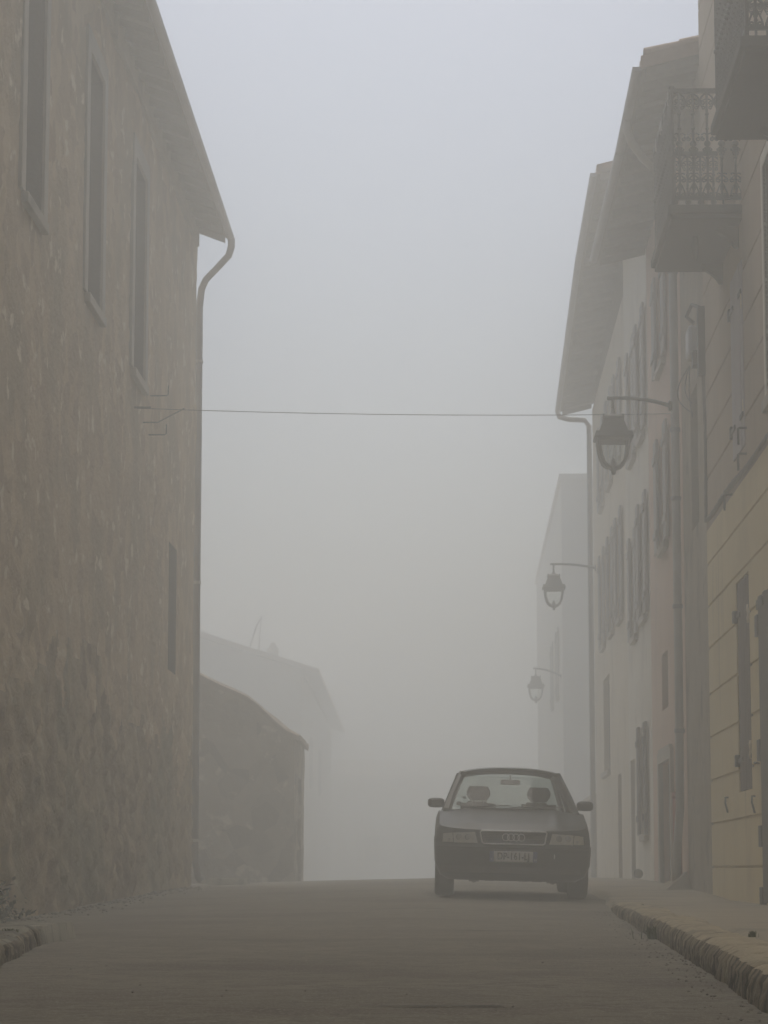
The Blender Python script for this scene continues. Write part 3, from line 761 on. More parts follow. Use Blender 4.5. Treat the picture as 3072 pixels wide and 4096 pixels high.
g.add([RW(33.2, -.02, .1), RW(34.9, -.02, .1), RW(34.5, .5, .12), RW(33.0, .42, .12), RW(33.7, .02, .42), RW(34.4, .02, .40)], [(3, 2, 5, 4), (0, 3, 4), (2, 1, 5), (0, 4, 5, 1), (0, 1, 2, 3)])
tag(g.build('cement_fillet', M['pave'], smooth=False), 'sloping cement haunch at the foot of the grey downpipe', 'cement ramp')

va = house('pale_house', 'pale rendered tall house with slate grey shutters beyond the pink house', RW(43, -3, .1), 40.24, 46.2, 11.5, M['pale'], .83, 11.35, .25,
           [(41.0, 42.1, 4.4, 6.25), (43.4, 44.5, 4.3, 6.0), (41.0, 42.1, 7.3, 9.2), (43.4, 44.5, 7.3, 9.2), (44.6, 45.7, .0, 2.3), (41.5, 42.6, 1.0, 2.7)], gut=M['zinc'])
for h in ((41.0, 42.1, 4.4, 6.25), (43.4, 44.5, 4.3, 6.0), (41.0, 42.1, 7.3, 9.2), (43.4, 44.5, 7.3, 9.2)): pane_window(RO, *h, .16, va, shut=(M['greyshutter'], .56))
pane_window(RO, 41.5, 42.6, 1.0, 2.7, .16, va, shut=(M['darkwood'], .5))
g = MB(); g.wbox(RO, 44.6, 45.7, -.1, -.16, -.2, 2.3); g.build('door', M['darkwood'], va)
vb = house('buff_house', 'long buff house with lower eave ending in a gutter pipe, beyond the pale house', RW(52, -3, .1), 46.24, 58.1, 10.6, M['buff'], .83, 11.35, .25,
           [(47.5, 48.6, 5.0, 6.9), (50.3, 51.4, 5.0, 6.9), (53.5, 54.6, 5.0, 6.9), (52.2, 54.6, 2.4, 4.3), (47.5, 48.6, 7.9, 9.6), (50.3, 51.4, 7.9, 9.6), (53.5, 54.6, 7.9, 9.6), (48.5, 49.7, -.2, 2.2)], web=.81, gut=M['zinc'], zeb=10.69)
for h in ((47.5, 48.6, 5.0, 6.9), (50.3, 51.4, 5.0, 6.9), (53.5, 54.6, 5.0, 6.9), (47.5, 48.6, 7.9, 9.6), (50.3, 51.4, 7.9, 9.6), (53.5, 54.6, 7.9, 9.6)): pane_window(RO, *h, .16, vb, shut=(M['greyshutter'], .56))
pane_window(RO, 52.2, 54.6, 2.4, 4.3, .16, vb, glassm=M['darkwood'])
g = MB(); g.wbox(RO, 48.5, 49.7, -.1, -.16, -.3, 2.2); g.build('door', M['darkwood'], vb)
g = MB(); g.tube([RW(57.9, .76, 10.54), RW(57.95, .72, 10.42), RW(58.05, .5, 10.38), RW(58.15, .15, 10.38), RW(58.18, .05, 10.25), RW(58.18, .05, 9.5), RW(58.18, .05, 0)], .06, 8)
g.build('downpipe', M['zinc'], vb, smooth=True)
fh = thing('far_right_house', 'faint pale flat topped house standing forward beyond the end of the buff house', 'house', (3, 70, 0)); fh.name = 'flat_topped_house'
RF = lambda u, w, z: (3.03 + .004 * (u - 76) - w, u, z)
g = MB(); hq = [(79, 80.2, 5.6, 7.6), (84, 85.2, 5.6, 7.6), (79.5, 80.7, 1, 3)]; wall(g, RF, 76, 104, -1.5, 11.65, hq, .2); shell(g, RF, 76, 104, -1.5, 11.65, 8); g.wbox(RF, 75.95, 104, .06, -8, 11.65, 11.85)
g.build('wall', M['white'], fh)
for h in hq: pane_window(RF, *h, .18, fh, shut=(M['greyshutter'], .5))
gw = thing('garden_wall', 'low rendered garden wall between the buff house and the flat topped house', 'wall', RW(66, -.1, 0))
g = MB(); g.wbox(RW, 58.3, 75.9, 0, -.3, -1, 2.0); g.build('wall', M['oldrender'], gw)
g = MB(); g.wbox(RW, 58.28, 75.92, .05, -.35, 2.0, 2.1); g.build('coping', M['dress'], gw, bevel=.02)

# ------------------------------------------------------------------ street lanterns
def lantern(wallp, lampp, label):
    X, Y, Z = lampp; t = thing('street_lamp', label, 'street lamp', wallp, group='wall lanterns along the street')
    dx = wallp[0] - X
    g = MB(); pts = []
    for i in range(13):
        s = i / 12; pts.append((X - .07 + (dx + .07) * s, Y + (wallp[1] - Y) * s, Z + .215 + .0 - (Z + .215 - wallp[2]) * s ** 2.1))
    g.tube(pts, [.026] * 12 + [.03], 8); g.lathe([(.07, -.02), (.07, .02)], wallp, 8, axis='x')
    g.build('arm', M['lampiron'], t, smooth=True)
    def q4(prof, rot=pi / 4): return [(r * sqrt(2), h) for r, h in prof]
    g = MB(); g.tube([(X, Y, Z + .22), (X, Y, Z + .0)], .02, 8); g.lathe([(.02, .08), (.03, .02), (.055, -.0), (.09, -.02)], (X, Y, Z), 10)
    g.build('stem', M['lampiron'], t, smooth=True)
    g = MB(); g.lathe(q4([(.05, -.0), (.115, -.025), (.14, -.04), (.14, -.075), (.13, -.08), (.19, -.245)]), (X, Y, Z), 4, pi / 4)
    for a in (-1, 1):
        for b in (-1, 1): g.ball((X + a * .125, Y + b * .125, Z - .025), .018, 6)
    hd = g.build('lamp_head', M['lampiron'], t)
    g = MB(); g.lathe(q4([(.235, -.25), (.255, -.32), (.245, -.335), (.215, -.335), (.215, -.37), (.17, -.37), (.17, -.30)]), (X, Y, Z), 4, pi / 4); g.build('brim', M['lampiron'], hd)
    g = MB()
    for a in (-1, 1):
        for b in (-1, 1):
            pl = [(.195, -.36), (.185, -.46), (.165, -.56), (.135, -.64), (.085, -.69), (.04, -.705)]
            g.tube([(X + a * r, Y + b * r, Z + h) for r, h in pl], .026, 6)
    g.build('frame', M['lampiron'], t)
    g = MB()
    pl = [(.18, -.365), (.172, -.46), (.152, -.55), (.122, -.63), (.075, -.675)]
    g.lathe(q4(pl), (X, Y, Z), 4, pi / 4); g.f = g.f[:-2]; g.mi = g.mi[:-2]
    g.build('glass', M['glass'], t, fix=False)
    g = MB(); g.lathe([(.01, -.58), (.03, -.62), (.042, -.67), (.065, -.70), (.065, -.735), (.03, -.75), (.03, -.78), (.015, -.80)], (X, Y, Z), 10); g.build('finial', M['lampiron'], t, smooth=True)
lantern(RW(33.9, .13, 6.42), (2.05, 34.2, 6.36), 'clearest and nearest wall lantern, on a curved bracket beside the grey downpipe')
lantern(RW(57.2, -.02, 6.95), (2.11, 57.5, 6.86), 'middle wall lantern, fainter, on the buff house beyond the nearest lantern')
lantern(RF(77.3, 0, 6.05), (2.28, 77, 6.05), 'faintest and farthest wall lantern, on the flat topped house deep in the fog')

# wire across the street, cable bundle, junction box
g = MB(); a, b = V(LW(33.5, .02, 6.35)), V(RW(35.2, -.01, 6.54))
g.tube([a.lerp(b, i / 24) + V((0, 0, -.05 * 4 * (i / 24) * (1 - i / 24))) for i in range(25)], .005, 5)
g.tube([LW(33.45, -.02, 6.35), LW(33.45, .2, 6.35)], .014, 5); g.tube([LW(34.3, -.02, 6.3), LW(34.3, .2, 6.3), a + V((.6, .05, 0))], .010, 5)
tag(g.build('wire', M['dark']), 'thin wire strung across the street from the stone building to the houses', 'wire')
g = MB()
for k in range(4):
    ph_ = k * 1.7; pts = []
    for i in range(26):
        t = i / 25; u = 30.12 - .1 * sin(t * 3); pts.append(RW(u + .02 * sin(9 * t + ph_), .03 + .012 * sin(14 * t + ph_), 6.15 - 1.75 * t))
    for i in range(1, 70):
        u = 30.12 - i * .3; pts.append(RW(u, .034 + .016 * sin(i * 1.3 + ph_), 4.40 - .012 * sin(i * .5) - .05 * sst(30, 24, u) + .014 * cos(i * 1.1 + ph_)))
    g.tube(pts, .013, 5)
tag(g.build('cable_bundle', M['cable']), 'bundle of grey cables running down the house corner and along above the cream wall', 'cable')
g = MB()
for p0, p1 in ((.16, .62), (.07, .5), (.02, .66)):
    g.tube([RW(30.75 - .3 * i / 14, .14 + p0 * sin(pi * i / 14), 6.34 - p1 * (i / 14) - .06 * sin(pi * i / 14)) for i in range(15)], .007, 5)
tag(g.build('cable_loop', M['cable']), 'loose loops of thin cable hanging below the white junction box', 'cable')
jb = thing('junction_box', 'white rounded electrical box with cables on the corner of the roughcast house', 'electrical box', RW(30.8, 0, 6.5))
g = MB(); g.wbox(RW, 30.55, 30.95, .17, .01, 6.42, 6.80); g.build('box', M['whitebox'], jb, bevel=.05)
g = MB(); g.wbox(RW, 30.4, 30.6, .13, .0, 6.28, 6.46); g.wbox(RW, 30.0, 30.15, .10, .014, 6.1, 6.9); g.tube([RW(30.1, .05, 6.9), RW(30.3, .14, 6.98), RW(30.6, .18, 6.9), RW(30.5, .1, 6.8)], .022, 6); g.build('bracket', M['dark'], jb)

# round stone, manhole, tufts
g = MB(); g.ball(RW(41.8, .12, .38), .075, 12); o = g.build('round_stone', M['kerb2'], smooth=True); o.data.transform(Matrix.Identity(4))
tag(o, 'small round grey stone at the foot of the pale house wall', 'stone')
def tuft(name, label, c, r, h, n, m, wide=.006):
    g = MB()
    for i in range(n):
        q = random.uniform(0, 2 * pi); d = abs(random.gauss(0, r * .5)); bx, by = c[0] + d * cos(q), c[1] + d * sin(q) * 1.5
        hh = h * random.uniform(.45, 1.1); lx, ly = random.gauss(0, .35) * hh, random.gauss(0, .35) * hh
        q2 = random.uniform(0, pi); wx, wy = wide * cos(q2), wide * sin(q2)
        g.add([(bx - wx, by - wy, c[2]), (bx + wx, by + wy, c[2]), (bx + lx * .4 + wx * .8, by + ly * .4 + wy * .8, c[2] + hh * .6), (bx + lx * .4 - wx * .8, by + ly * .4 - wy * .8, c[2] + hh * .6), (bx + lx, by + ly, c[2] + hh)], [(0, 1, 2, 3), (3, 2, 4)])
    tag(g.build(name, m, fix=False), label, 'plant', 'small green tufts along the kerbs')
tuft('grass_tuft', 'green grass tuft growing at the foot of the long kerb below the cream house', (kx_(17.4) - .01, 17.4, rz(1.2, 17.4)), .07, .09, 130, M['grass'])
tuft('grass_tuft', 'tiny weed in the joint between the long kerb and the pavement behind it', (kx_(12.9) + .29, 12.9, .12), .02, .03, 70, M['grass'], .004)
tuft('grass_tuft', 'small weed in a crack of the grey stone slabs by the rubble wall', (-2.46, 14.6, .09), .04, .035, 60, M['grass'], .004)
def weeds(label, c, lx, ly, h, n):
    g = MB()
    for i in range(n):
        p = V((c[0] + abs(random.gauss(0, lx)), c[1] + random.gauss(0, ly), 0)); p.z = c[2] + h * random.random() ** 1.6 * max(.15, 1 - abs(p.y - c[1]) / (2.2 * ly))
        d = V((random.gauss(0, 1), random.gauss(0, 1), random.gauss(0, .6))).normalized(); s = d.cross(V((.3, .2, 1))).normalized(); r = random.uniform(.02, .05)
        g.add([p, p + d * r + s * r * .45, p + d * r * 2, p + d * r - s * r * .45], [(0, 1, 2, 3)])
    tag(g.build('weed_clump', M['weed'], fix=False), label, 'plant')
weeds('dark scrubby weeds at the foot of the tall rubble wall behind the grey slabs', LW(22.2, .0, .02), .12, .9, .42, 900)

# road patches and ironwork
g = MB()
def streak(x0, x1, y, w, seed):
    n = 24
    def fn(s, t):
        x = x0 + (x1 - x0) * s; yy = y + .12 * noise.noise(V((x * 1.6, seed, 0))) + w * (t - .5) * (.25 + abs(noise.noise(V((x * 3, seed, 5)))) * 1.6) * sin(pi * s) ** .4
        return (x, yy, rz(x, yy) + .005)
    g.grid(fn, n, 2)
streak(-1.0, -.1, 25.6, .22, 1); streak(-.75, -.2, 11.6, .09, 2); streak(-.35, .15, 8.75, .11, 3); streak(-.5, .6, 19.5, .12, 4); streak(.5, .9, 10.9, .05, 6); streak(.25, .8, 13.6, .08, 7)
M['crack'] = mat('crack_fill', (.035, .03, .026), (.05, .044, .037), 6, .95)
struct(g.build('road', M['crack'], smooth=True))

# ------------------------------------------------------------------ the parked car
car = thing('parked_car', 'dark saloon car with ringed grille and white plate, parked at the end of the kerb', 'car', (.592, 29.2, .130), (radians(.95), radians(1.45), radians(.4)))
def smooth_z(y):       # height of the shoulder line
    return .715 + .215 * sst(.0, 1.35, y) ** .8 + .02 * sst(1.3, 2.6, y) - .03 * sst(3.5, 4.4, y)
LV = [(.185, .70, .15), (.235, .80, .05), (.36, .857, .0), (.50, .866, .005), (.548, .866, .02), (.556, .860, .05), (.60, .858, .06), (.68, .846, .085), (.725, .815, .125)]
def outline(w, f, t):
    """t 0..1 from front centre round one side to the rear centre"""
    d = .34; r = 4.47 - f * .6; dr = .26
    if t < .3:
        s = t / .3; a = s * pi / 2; x = w * sin(a) ** .82; y = f + d * (1 - max(0, cos(a)) ** .75) if s < 1 else f + d
        x = w * min(1., s * 1.0) if False else x
        return x, y
    if t < .8:
        s = (t - .3) / .5; y = f + d + (r - dr - f - d) * s
        return w + .012 * sin(pi * s), y
    s = (t - .8) / .2; a = s * pi / 2
    return w * cos(a) ** .7, r - dr + dr * sin(a) ** .8
def body_pt(k, t):
    z, w, f = LV[k]; x, y = outline(w, f, t)
    top = smooth_z(y); u = (z - .185) / .54
    return x, y, z + (top - .725 + .01) * u ** 2.2
g = MB(); NT = 110; ks = len(LV)
for sg in (1, -1):
    g.grid(lambda s, t: (lambda p: (sg * p[0], p[1], p[2]))(body_pt(int(round(t * (ks - 1))), s)), NT, ks - 1)
# closing pan
g.grid(lambda s, t: (lambda p: ((2 * t - 1) * p[0], p[1], .19))(body_pt(0, s)), NT, 2)
for yy in (.86, 3.48):                     # open the wheel arches
    R = .345
    for i, p in enumerate(g.v):
        q = math.hypot(p[1] - yy, p[2] - .30)
        if abs(p[0]) > .6 and R - .05 < q < R + .04:
            g.v[i] = (p[0], yy + (p[1] - yy) * R / q, .30 + (p[2] - .30) * R / q)
    def inside(f):
        c = [sum(g.v[k][a] for k in f) / len(f) for a in range(3)]
        return abs(c[0]) > .6 and math.hypot(c[1] - yy, c[2] - .30) < R - .012
    g.f = [f for f in g.f if not inside(f)]
g.mi = [0] * len(g.f)
body = g.build('body', M['paint'], car, smooth=True, local=True, merge=True)
g = MB()
for yy in (.86, 3.48):
    for sg in (1, -1):
        g.grid(lambda s, t: (sg * (.56 + .27 * t), yy + .35 * cos(pi * s), .30 + .35 * sin(pi * s)), 20, 2); g.grid(lambda s, t: (sg * .56, yy + .35 * t * cos(pi * s), .30 + .35 * t * sin(pi * s)), 20, 2)
g.pieces('wheel_arch', M['trim'], car, local=True, fix=False)
# wheel arches
def deck(s, t, y0f, y1, crown, kk=ks - 1):
    pass
# bonnet with fenders
def side_at(y):
    lo, hi = 0., .5
    for i in range(40):
        m_ = (lo + hi) / 2
        if body_pt(ks - 1, m_)[1] < y: lo = m_
        else: hi = m_
    return body_pt(ks - 1, lo)
def front_y(x, k=ks - 1):
    lo, hi = 0., .3
    for i in range(40):
        m_ = (lo + hi) / 2
        if body_pt(k, m_)[0] < abs(x): lo = m_
        else: hi = m_
    return body_pt(k, lo)
YC = 1.30
def hood(s, t):
    u = 2 * s - 1
    xf, yf, zf = front_y(u * .814); xb, yb, zb = side_at(YC)
    y = yf + (YC + .10 - .16 * u * u - yf) * t
    xs_, ys_, zs_ = side_at(max(y, .48)); w = xs_
    x = u * (.814 + (w - .814) * sst(0, .5, t))
    zc = .735 + .245 * (max(0, (y - .12) / 1.28)) ** .82
    ze = smooth_z(y) + .002
    rise = 1 - abs(u) ** 3.2
    z = ze + (zc + .012 - ze) * rise * min(1, t * 6 + .0)
    z += .012 * math.exp(-((abs(u) - .60) / .07) ** 2) * sst(.02, .2, t) - .006 * math.exp(-((abs(u) - .80) / .018) ** 2) * sst(.02, .1, t)
    return (x, y, z)
g = MB(); g.grid(hood, 48, 24); g.build('bonnet', M['paint'], car, smooth=True, local=True)
def boot(s, t):
    u = 2 * s - 1; y = 3.72 + .72 * t; x_, _, z_ = side_at(min(y, 4.1))
    w = .79 - .10 * max(0, t - .5); yy = y - .1 * abs(u) ** 3 * t
    return (u * w, yy, .935 + .06 * (1 - abs(u) ** 3) - .05 * t * t)
g = MB(); g.grid(boot, 24, 10); g.build('boot_lid', M['paint'], car, smooth=True, local=True)
# belt-line deck beside the cabin
g = MB()
for sg in (1, -1):
    g.grid(lambda s, t: (lambda y: (sg * (.70 + (side_at(min(y, 4.1))[0] - .70) * t), y, smooth_z(y) + .012 * (1 - t)))(1.2 + 2.9 * s), 20, 2)
g.pieces('belt_line', M['paint'], car, smooth=True, local=True)
# greenhouse
def ws(s, t):
    u = 2 * s - 1; w = .715 + (.545 - .715) * t
    y = 1.30 + .74 * t + (.13 * (1 - u * u) * -1) * (1 - .35 * t) + .06; z = .965 + .425 * t ** .92 + .012 * (1 - u * u)
    return (u * w, y, z)
g = MB(); g.grid(ws, 16, 8); g.build('windscreen', M['carglass'], car, smooth=True, local=True, fix=False)
def rs(s, t):
    u = 2 * s - 1; w = .66 + (.53 - .66) * t
    return (u * w, 3.95 - .66 * t + .1 * (1 - u * u), 1.0 + .385 * t)
g = MB(); g.grid(rs, 16, 8); g.build('rear_window', M['carglass'], car, smooth=True, local=True, fix=False)
def rfp(s, t, dz=0):
    u = 2 * s - 1; y0 = ws(s, 1)[1] - .02; y1 = rs(s, 1)[1] + .02; y = y0 + (y1 - y0) * t
    w = .565 + .02 * sin(pi * t)
    return (u * w, y, 1.392 + .058 * (1 - abs(u) ** 2.6) + .032 * sin(pi * (t * .9 + .1)) - dz)
g = MB(); g.grid(rfp, 20, 14); g.grid(lambda s, t: rfp(s, t, .035), 20, 14)
g.grid(lambda s, t: rfp(s, 0, .035 * t), 20, 1); g.grid(lambda s, t: rfp(s, 1, .035 * t), 20, 1)
for sg in (0, 1): g.grid(lambda s, t: rfp(sg, s, .035 * t), 14, 1)
rfm = g.build('roof', M['paint'], car, smooth=True, local=True, fix=False)
def pillar(mb, pts, wd, th):
    mb.tube(pts, [wd] * len(pts), 6)
for sg in (1, -1):
    g = MB()
    A = [(sg * (ws(1, t)[0] + .022), ws(1, t)[1] + .02, ws(1, t)[2] - .0) for t in (0, .33, .66, 1)]; A[0] = (A[0][0], A[0][1] - .06, A[0][2] - .03)
    g.tube(A, [.05, .04, .038, .038], 6)
    g.tube([(sg * .555, 2.02, 1.385), (sg * .575, 2.65, 1.40), (sg * .55, 3.3, 1.375)], .032, 6)
    g.tube([(sg * .77, 2.52, .93), (sg * .59, 2.62, 1.39)], .04, 5)
    Cp = [(sg * .72, 3.42, .95), (sg * .70, 4.0, .99), (sg * .55, 3.32, 1.385), (sg * .575, 3.05, 1.385)]
    g.add(Cp + [(p[0] - sg * .03, p[1], p[2]) for p in Cp], [(0, 1, 2, 3), (7, 6, 5, 4), (0, 3, 7, 4), (1, 0, 4, 5), (2, 1, 5, 6)])
    g.pieces('pillar', M['paint'], rfm, local=True)
    g = MB(); g.add([(sg * .765, 1.42, .945), (sg * .755, 2.5, .945), (sg * .585, 2.6, 1.375), (sg * .575, 2.08, 1.365)], [(0, 1, 2, 3)]); g.build('side_window', M['carglass'], car, local=True, fix=False)
    g = MB(); g.add([(sg * .755, 2.56, .945), (sg * .725, 3.4, .955), (sg * .575, 3.05, 1.375), (sg * .585, 2.66, 1.375)], [(0, 1, 2, 3)]); g.build('side_window', M['carglass'], car, local=True, fix=False)
    # mirror
    g = MB(); cx = sg * .855
    def mf(s, t):
        a = 2 * pi * s; ex = .098 * (abs(cos(a)) ** .55) * (1 if cos(a) > 0 else -1); ez = .056 * (abs(sin(a)) ** .6) * (1 if sin(a) > 0 else -1)
        k_ = [.55, .92, 1., .96][int(round(t * 3))]; yy = [-.075, -.045, .0, .05][int(round(t * 3))]
        return (cx + ex * k_ + sg * .01 * t, 1.62 + yy + sg * ex * .25 * sg, 1.035 + ez * k_)
    g.grid(mf, 20, 3); g.add([mf(i / 20, 0) for i in range(20)], [tuple(range(20))]); g.add([mf(i / 20, 1) for i in range(20)], [tuple(range(20))])
    g.hexa([(cx - sg * .14, 1.58, .97), (cx - sg * .05, 1.60, .985), (cx - sg * .05, 1.66, .985), (cx - sg * .14, 1.68, .97), (cx - sg * .14, 1.58, 1.0), (cx - sg * .05, 1.60, 1.03), (cx - sg * .05, 1.66, 1.03), (cx - sg * .14, 1.68, 1.0)])
    g.build('wing_mirror', M['trim'], car, smooth=False, local=True, merge=True)
    # headlight: housing following the nose, lens, indicator
    def hp(x, z, out):
        p = front_y(x, 7); y = p[1] - out + (z - .66) * .22 - .02
        return (sg * x, y, z)
    def patch(x0, x1, xb0, xb1, za, zb, out):
        q = MB(); q.grid(lambda s, t: hp((xb0 + (xb1 - xb0) * s) * (1 - t) + (x0 + (x1 - x0) * s) * t, za + (zb - za) * t - .012 * s * t, out), 12, 4)
        q.grid(lambda s, t: (lambda p: (p[0], p[1] + .08, p[2]))(hp((xb0 + (xb1 - xb0) * s) * (1 - t) + (x0 + (x1 - x0) * s) * t, za + (zb - za) * t - .012 * s * t, out)), 12, 4)
        return q
    hl_ = patch(.425, .665, .392, .655, .592, .712, .022).build('headlight', M['lens'], car, smooth=True, local=True, fix=False)
    patch(.672, .775, .662, .782, .596, .700, .022).build('indicator', M['lens'], hl_, smooth=True, local=True, fix=False)
    q = MB()
    for xx, rr in ((.60, .036), (.50, .036)):
        p = hp(xx, .655, .026); q.lathe([(rr, 0), (rr * .8, -.004), (rr * .4, -.006)], p, 12, axis='y')
    p = hp(.705, .62, .026); q.box(p[0] - .012, p[0] + .012, p[1] - .004, p[1] + .004, p[2] - .012, p[2] + .02)
    q.pieces('reflector', M['reflector'], hl_, local=True)
# interior
for sx in (-.36, .36):
    g = MB()
    def seat_back(s, t):
        a = 2 * pi * s; w = .25 * (1 - .18 * t); return (sx + w * (abs(cos(a)) ** .5) * (1 if cos(a) > 0 else -1), 2.35 + .16 * t + .055 * sin(a), .45 + .60 * t)
    g.grid(seat_back, 18, 6); g.add([seat_back(i / 18, 1) for i in range(18)], [tuple(range(18))])
    def hr(s, t):
        a = 2 * pi * s; k_ = [.7, 1, 1, .8][int(round(t * 3))]; return (sx + .14 * k_ * (abs(cos(a)) ** .5) * (1 if cos(a) > 0 else -1), 2.54 + .04 * sin(a), 1.08 + .17 * t)
    g.grid(hr, 16, 3); g.add([hr(i / 16, 1) for i in range(16)], [tuple(range(16))]); g.tube([(sx - .05, 2.53, 1.0), (sx - .05, 2.54, 1.1)], .012, 5); g.tube([(sx + .05, 2.53, 1.0), (sx + .05, 2.54, 1.1)], .012, 5)
    g.build('seat', M['seat'], car, smooth=False, local=True)
g = MB()
g.box(-.62, .62, 3.25, 3.4, .4, .98); 
for sx in (-.36, .36): g.box(sx - .13, sx + .13, 3.3, 3.38, .98, 1.08)
g.build('rear_seat', M['seat'], car, smooth=False, local=True, bevel=.02)
g = MB(); g.grid(lambda s, t: ((2 * s - 1) * .70, 1.36 + .35 * t + .05 * (1 - (2 * s - 1) ** 2) * -1, .962 - .02 * t), 10, 3); g.box(-.7, .7, 1.7, 1.76, .6, .945)
sw = [(.36 + .18 * cos(a * pi / 10), 1.86 + .06 * sin(a * pi / 10), .86 + .17 * sin(a * pi / 10)) for a in range(21)]
g.tube(sw, .016, 6); g.build('dashboard', M['trim'], car, local=True)
g = MB(); g.box(-.115, .115, 1.86, 1.89, 1.265, 1.325); g.tube([(0, 1.875, 1.32), (0, 1.93, 1.375)], .012, 5); g.build('rear_view_mirror', M['trim'], car, local=True, bevel=.02)
g = MB(); g.box(-.70, .70, 1.5, 3.6, .26, .32); g.build('cabin_floor', M['seat'], car, local=True)
# stickers and wipers
g = MB()
for u, t, a, b in ((-.86, .08, .05, .035), (-.80, .25, .035, .02)):
    p = ws((u + 1) / 2, t); g.box(p[0] - a / 2, p[0] + a / 2, p[1] - .012, p[1] - .008, p[2], p[2] + b * 1.2)
g.pieces('sticker', M['sticker'], car, local=True)
g = MB()
for x0, x1, dz in ((-.58, -.02, .035), (-.02, .60, .04)):
    pts = []
    for i in range(8):
        s = i / 7; u = (x0 + (x1 - x0) * s) / .7; p = ws((u + 1) / 2, .03 + dz * s * 1.2); pts.append((p[0], p[1] - .02, p[2] + .004))
    g.tube(pts, .009, 5)
g.pieces('wiper', M['trim'], car, local=True)
# grille, rings, plate
gy = front_y(.2, 7)[1]
def gpt(a, z): return (a, front_y(a, 7)[1] - .022 + (z - .66) * .2, z)
g = MB(); pl = [(-.345, .6), (-.322, .588), (.322, .588), (.345, .6), (.366, .715), (.352, .73), (-.352, .73), (-.366, .715)]
loop = []
for i in range(8):
    a, b = pl[i], pl[(i + 1) % 8]
    for j in range(6): loop.append(gpt(a[0] + (b[0] - a[0]) * j / 6, a[1] + (b[1] - a[1]) * j / 6))
g.tube(loop + [loop[0]], .0085, 6, False); gr = g.build('grille', M['chrome'], car, smooth=True, local=True)
g = MB(); g.grid(lambda s, t: (lambda w, z: (lambda p: (p[0], p[1] + .012, p[2]))(gpt((2 * s - 1) * w, z)))(.34 + .022 * t, .588 + .142 * t), 20, 2)
for k in range(7):
    z = .604 + .018 * k; g.tube([(lambda p: (p[0], p[1] + .006, p[2]))(gpt(-.34 + .68 * i / 12, z)) for i in range(13)], .004, 4)
for k in range(-4, 5):
    g.tube([(lambda p: (p[0], p[1] + .007, p[2]))(gpt(k * .072, .59 + .135 * i / 3)) for i in range(4)], .003, 4)
g.build('grille_slats', M['trim'], gr, local=True)
g = MB()
for k in range(4):
    cx = -.0855 + .057 * k; g.tube([(lambda p: (p[0], p[1] - .012 - (.003 if k % 2 else 0), p[2]))(gpt(cx + .038 * cos(a * pi / 12), .662 + .038 * sin(a * pi / 12))) for a in range(25)], .0045, 5, False)
g.build('emblem', M['chrome'], gr, smooth=True, local=True)
py = -.03
g = MB(); g.box(-.262, .262, py, py + .03, .395, .51); pt = g.build('number_plate', M['plate'], car, local=True, bevel=.006)
g = MB(); g.box(-.262, -.215, py - .003, py - .0005, .395, .51); g.box(.215, .262, py - .003, py - .0005, .395, .51); g.pieces('blue_band', M['plateblue'], pt, local=True)
def text(s, size, loc, m, nm, squash=1.):
    cu = bpy.data.curves.new(nm, 'FONT'); cu.body = s; cu.size = size; cu.extrude = .0015; cu.align_x = 'CENTER'; cu.align_y = 'CENTER'; cu.offset = .002 if size > .05 else 0
    o = bpy.data.objects.new('tmp', cu); C.objects.link(o); bpy.context.view_layer.update()
    me = bpy.data.meshes.new_from_object(o.evaluated_get(bpy.context.evaluated_depsgraph_get())); bpy.data.objects.remove(o)
    me.transform(Matrix.Translation(V(loc)) @ Matrix.Rotation(pi / 2, 4, 'X') @ Matrix.Diagonal((squash, 1, 1, 1)))
    me.materials.clear(); me.materials.append(m)
    q = bpy.data.objects.new(nm, me); C.objects.link(q); q.parent = pt
text('DP-161-LJ', .108, (0, py - .002, .4525), M['letter'], 'plate_lettering', .80)
text('F', .034, (-.238, py - .004, .42), M['plate'], 'plate_lettering'); text('24', .034, (.238, py - .004, .42), M['plate'], 'plate_lettering', .9)
# bumper details, lip, underside
g = MB()
g.grid(lambda s, t: (lambda p: (p[0] * (1 if s >= .5 else -1), p[1] - .008, p[2]))((lambda q: (q[0], q[1], .535 + .014 * t))(body_pt(4, abs(2 * s - 1) * .3))), 40, 1)
g.grid(lambda s, t: (lambda p: (p[0] * (1 if s >= .5 else -1), p[1] - .006, p[2]))((lambda q: (q[0], q[1], .27 + .07 * t))(body_pt(2, abs(2 * s - 1) * .2))), 40, 1)
g.pieces('bumper_trim', M['trim'], car, local=True, fix=False)
g = MB(); g.box(.445, .457, -.0 + front_y(.45, 3)[1] - .016, front_y(.45, 3)[1], .44, .485); g.build('tow_cover_edge', M['sticker'], car, local=True)
g = MB()
for sx in (-.42, .46): g.box(sx - .05, sx + .06, .9, 1.2, .155, .2); g.lathe([(.03, -.02), (.03, .02)], (sx, .7, .175), 8, axis='y')
for sx in (-.25, .28, .12): g.box(sx - .05, sx + .05, .45, .7, .175, .2)
g.box(-.6, .6, .5, 3.9, .23, .27); g.build('underside', M['trim'], car, local=True)
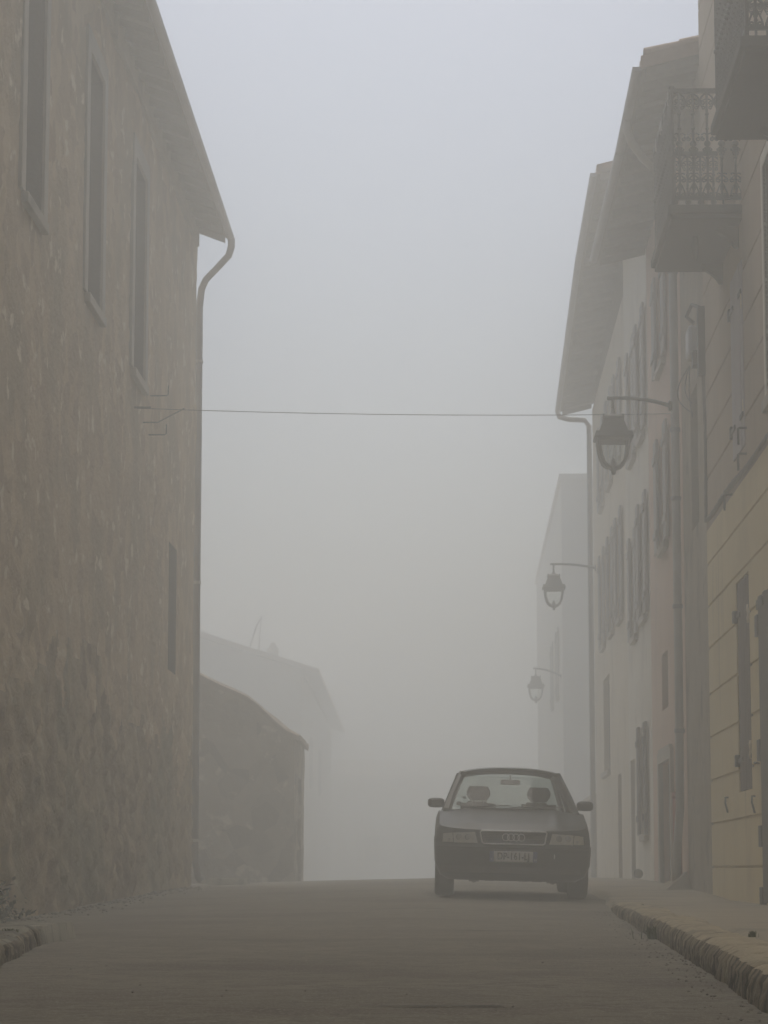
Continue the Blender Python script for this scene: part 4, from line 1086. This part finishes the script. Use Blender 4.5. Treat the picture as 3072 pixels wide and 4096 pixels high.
# wheels
wproto = None
for i, (sx, yy) in enumerate(((-1, .86), (1, .86), (-1, 3.48), (1, 3.48))):
    e = MB(); prof = [(.20, -.095), (.27, -.108), (.298, -.098), (.31, -.075), (.31, .075), (.298, .098), (.27, .108), (.20, .095)]
    e.lathe(prof, (sx * .748, yy, .305), 36, axis='x'); w = e.build('wheel', M['tyre'], car, smooth=True, local=True)
    e = MB(); e.lathe([(.20, -.02), (.195, .02)], (sx * (.748 + .065), yy, .305), 28, axis='x')
    for k in range(7):
        a = 2 * pi * k / 7; c_, s_ = cos(a), sin(a); x0 = sx * .822; x1 = sx * .845
        e.hexa([(x0, yy + .03 * -s_ + .03 * c_, .305 + .03 * c_ + .03 * s_), (x0, yy + .19 * c_ - .022 * s_, .305 + .19 * s_ + .022 * c_), (x0, yy + .19 * c_ + .022 * s_, .305 + .19 * s_ - .022 * c_), (x0, yy + .03 * s_ + .03 * c_, .305 - .03 * c_ + .03 * s_),
                (x1, yy + .03 * -s_ + .03 * c_, .305 + .03 * c_ + .03 * s_), (x1, yy + .19 * c_ - .022 * s_, .305 + .19 * s_ + .022 * c_), (x1, yy + .19 * c_ + .022 * s_, .305 + .19 * s_ - .022 * c_), (x1, yy + .03 * s_ + .03 * c_, .305 - .03 * c_ + .03 * s_)])
    e.build('rim', M['rim'], w, local=True)

# ------------------------------------------------------------------ fog
DENS = .0222
hz = MB(); hz.box(-250, 250, -100, 420, -2.5, 14.2)
hm = bpy.data.materials.new('fog'); hm.use_nodes = True; nt = hm.node_tree; nt.nodes.clear()
o = nt.nodes.new('ShaderNodeOutputMaterial'); pv = nt.nodes.new('ShaderNodeVolumePrincipled')
pv.inputs['Color'].default_value = (.943,.960,.940,1); pv.inputs['Density'].default_value = DENS; pv.inputs['Anisotropy'].default_value = .55
nt.links.new(pv.outputs[0], o.inputs['Volume'])
ho = hz.build('haze', hm); struct(ho, 'stuff')

# ------------------------------------------------------------------ sky, sun, camera
SUN_EL, SUN_AZ = radians(62), radians(1)
w = bpy.data.worlds.new('World'); S.world = w; w.use_nodes = True; nt = w.node_tree
bg = nt.nodes['Background']; sk = nt.nodes.new('ShaderNodeTexSky'); sk.sky_type = 'NISHITA'; sk.sun_disc = False
sk.sun_elevation = SUN_EL; sk.sun_rotation = SUN_AZ; sk.air_density = 1.0; sk.dust_density = 4.0; sk.ozone_density = 1.5
nt.links.new(sk.outputs[0], bg.inputs['Color']); bg.inputs['Strength'].default_value = .10
sl = bpy.data.lights.new('sun', 'SUN'); sl.energy = 1.0; sl.angle = radians(60); sl.color = (1,.98,.875)
so = bpy.data.objects.new('sun', sl); C.objects.link(so)
d = V((sin(SUN_AZ) * cos(SUN_EL), cos(SUN_AZ) * cos(SUN_EL), sin(SUN_EL)))
so.rotation_euler = d.to_track_quat('Z', 'Y').to_euler(); so.location = (0, 0, 30)

F = 5700.; P = atan(773 / F); PSI = atan(160.5 * cos(P) / F)
cd = bpy.data.cameras.new('camera'); cam = bpy.data.objects.new('camera', cd); C.objects.link(cam)
cam.location = (0, 0, .44); cam.rotation_euler = (pi / 2 + P, 0, PSI)
cd.sensor_fit = 'VERTICAL'; cd.sensor_height = 24; cd.lens = 24 * F / 2212; cd.clip_end = 2000; cd.clip_start = .05
S.camera = cam
S.view_settings.view_transform = 'Standard'; S.view_settings.look = 'None'; S.view_settings.exposure = .46; S.view_settings.gamma = 1
cy = S.cycles
cy.volume_bounces = 12; cy.max_bounces = 20; cy.diffuse_bounces = 3; cy.glossy_bounces = 3; cy.transparent_max_bounces = 16
cy.caustics_reflective = False; cy.caustics_refractive = False; cy.use_denoising = True; cy.use_adaptive_sampling = False; hm.cycles.volume_sampling = 'DISTANCE';  cy.sample_clamp_indirect = 8
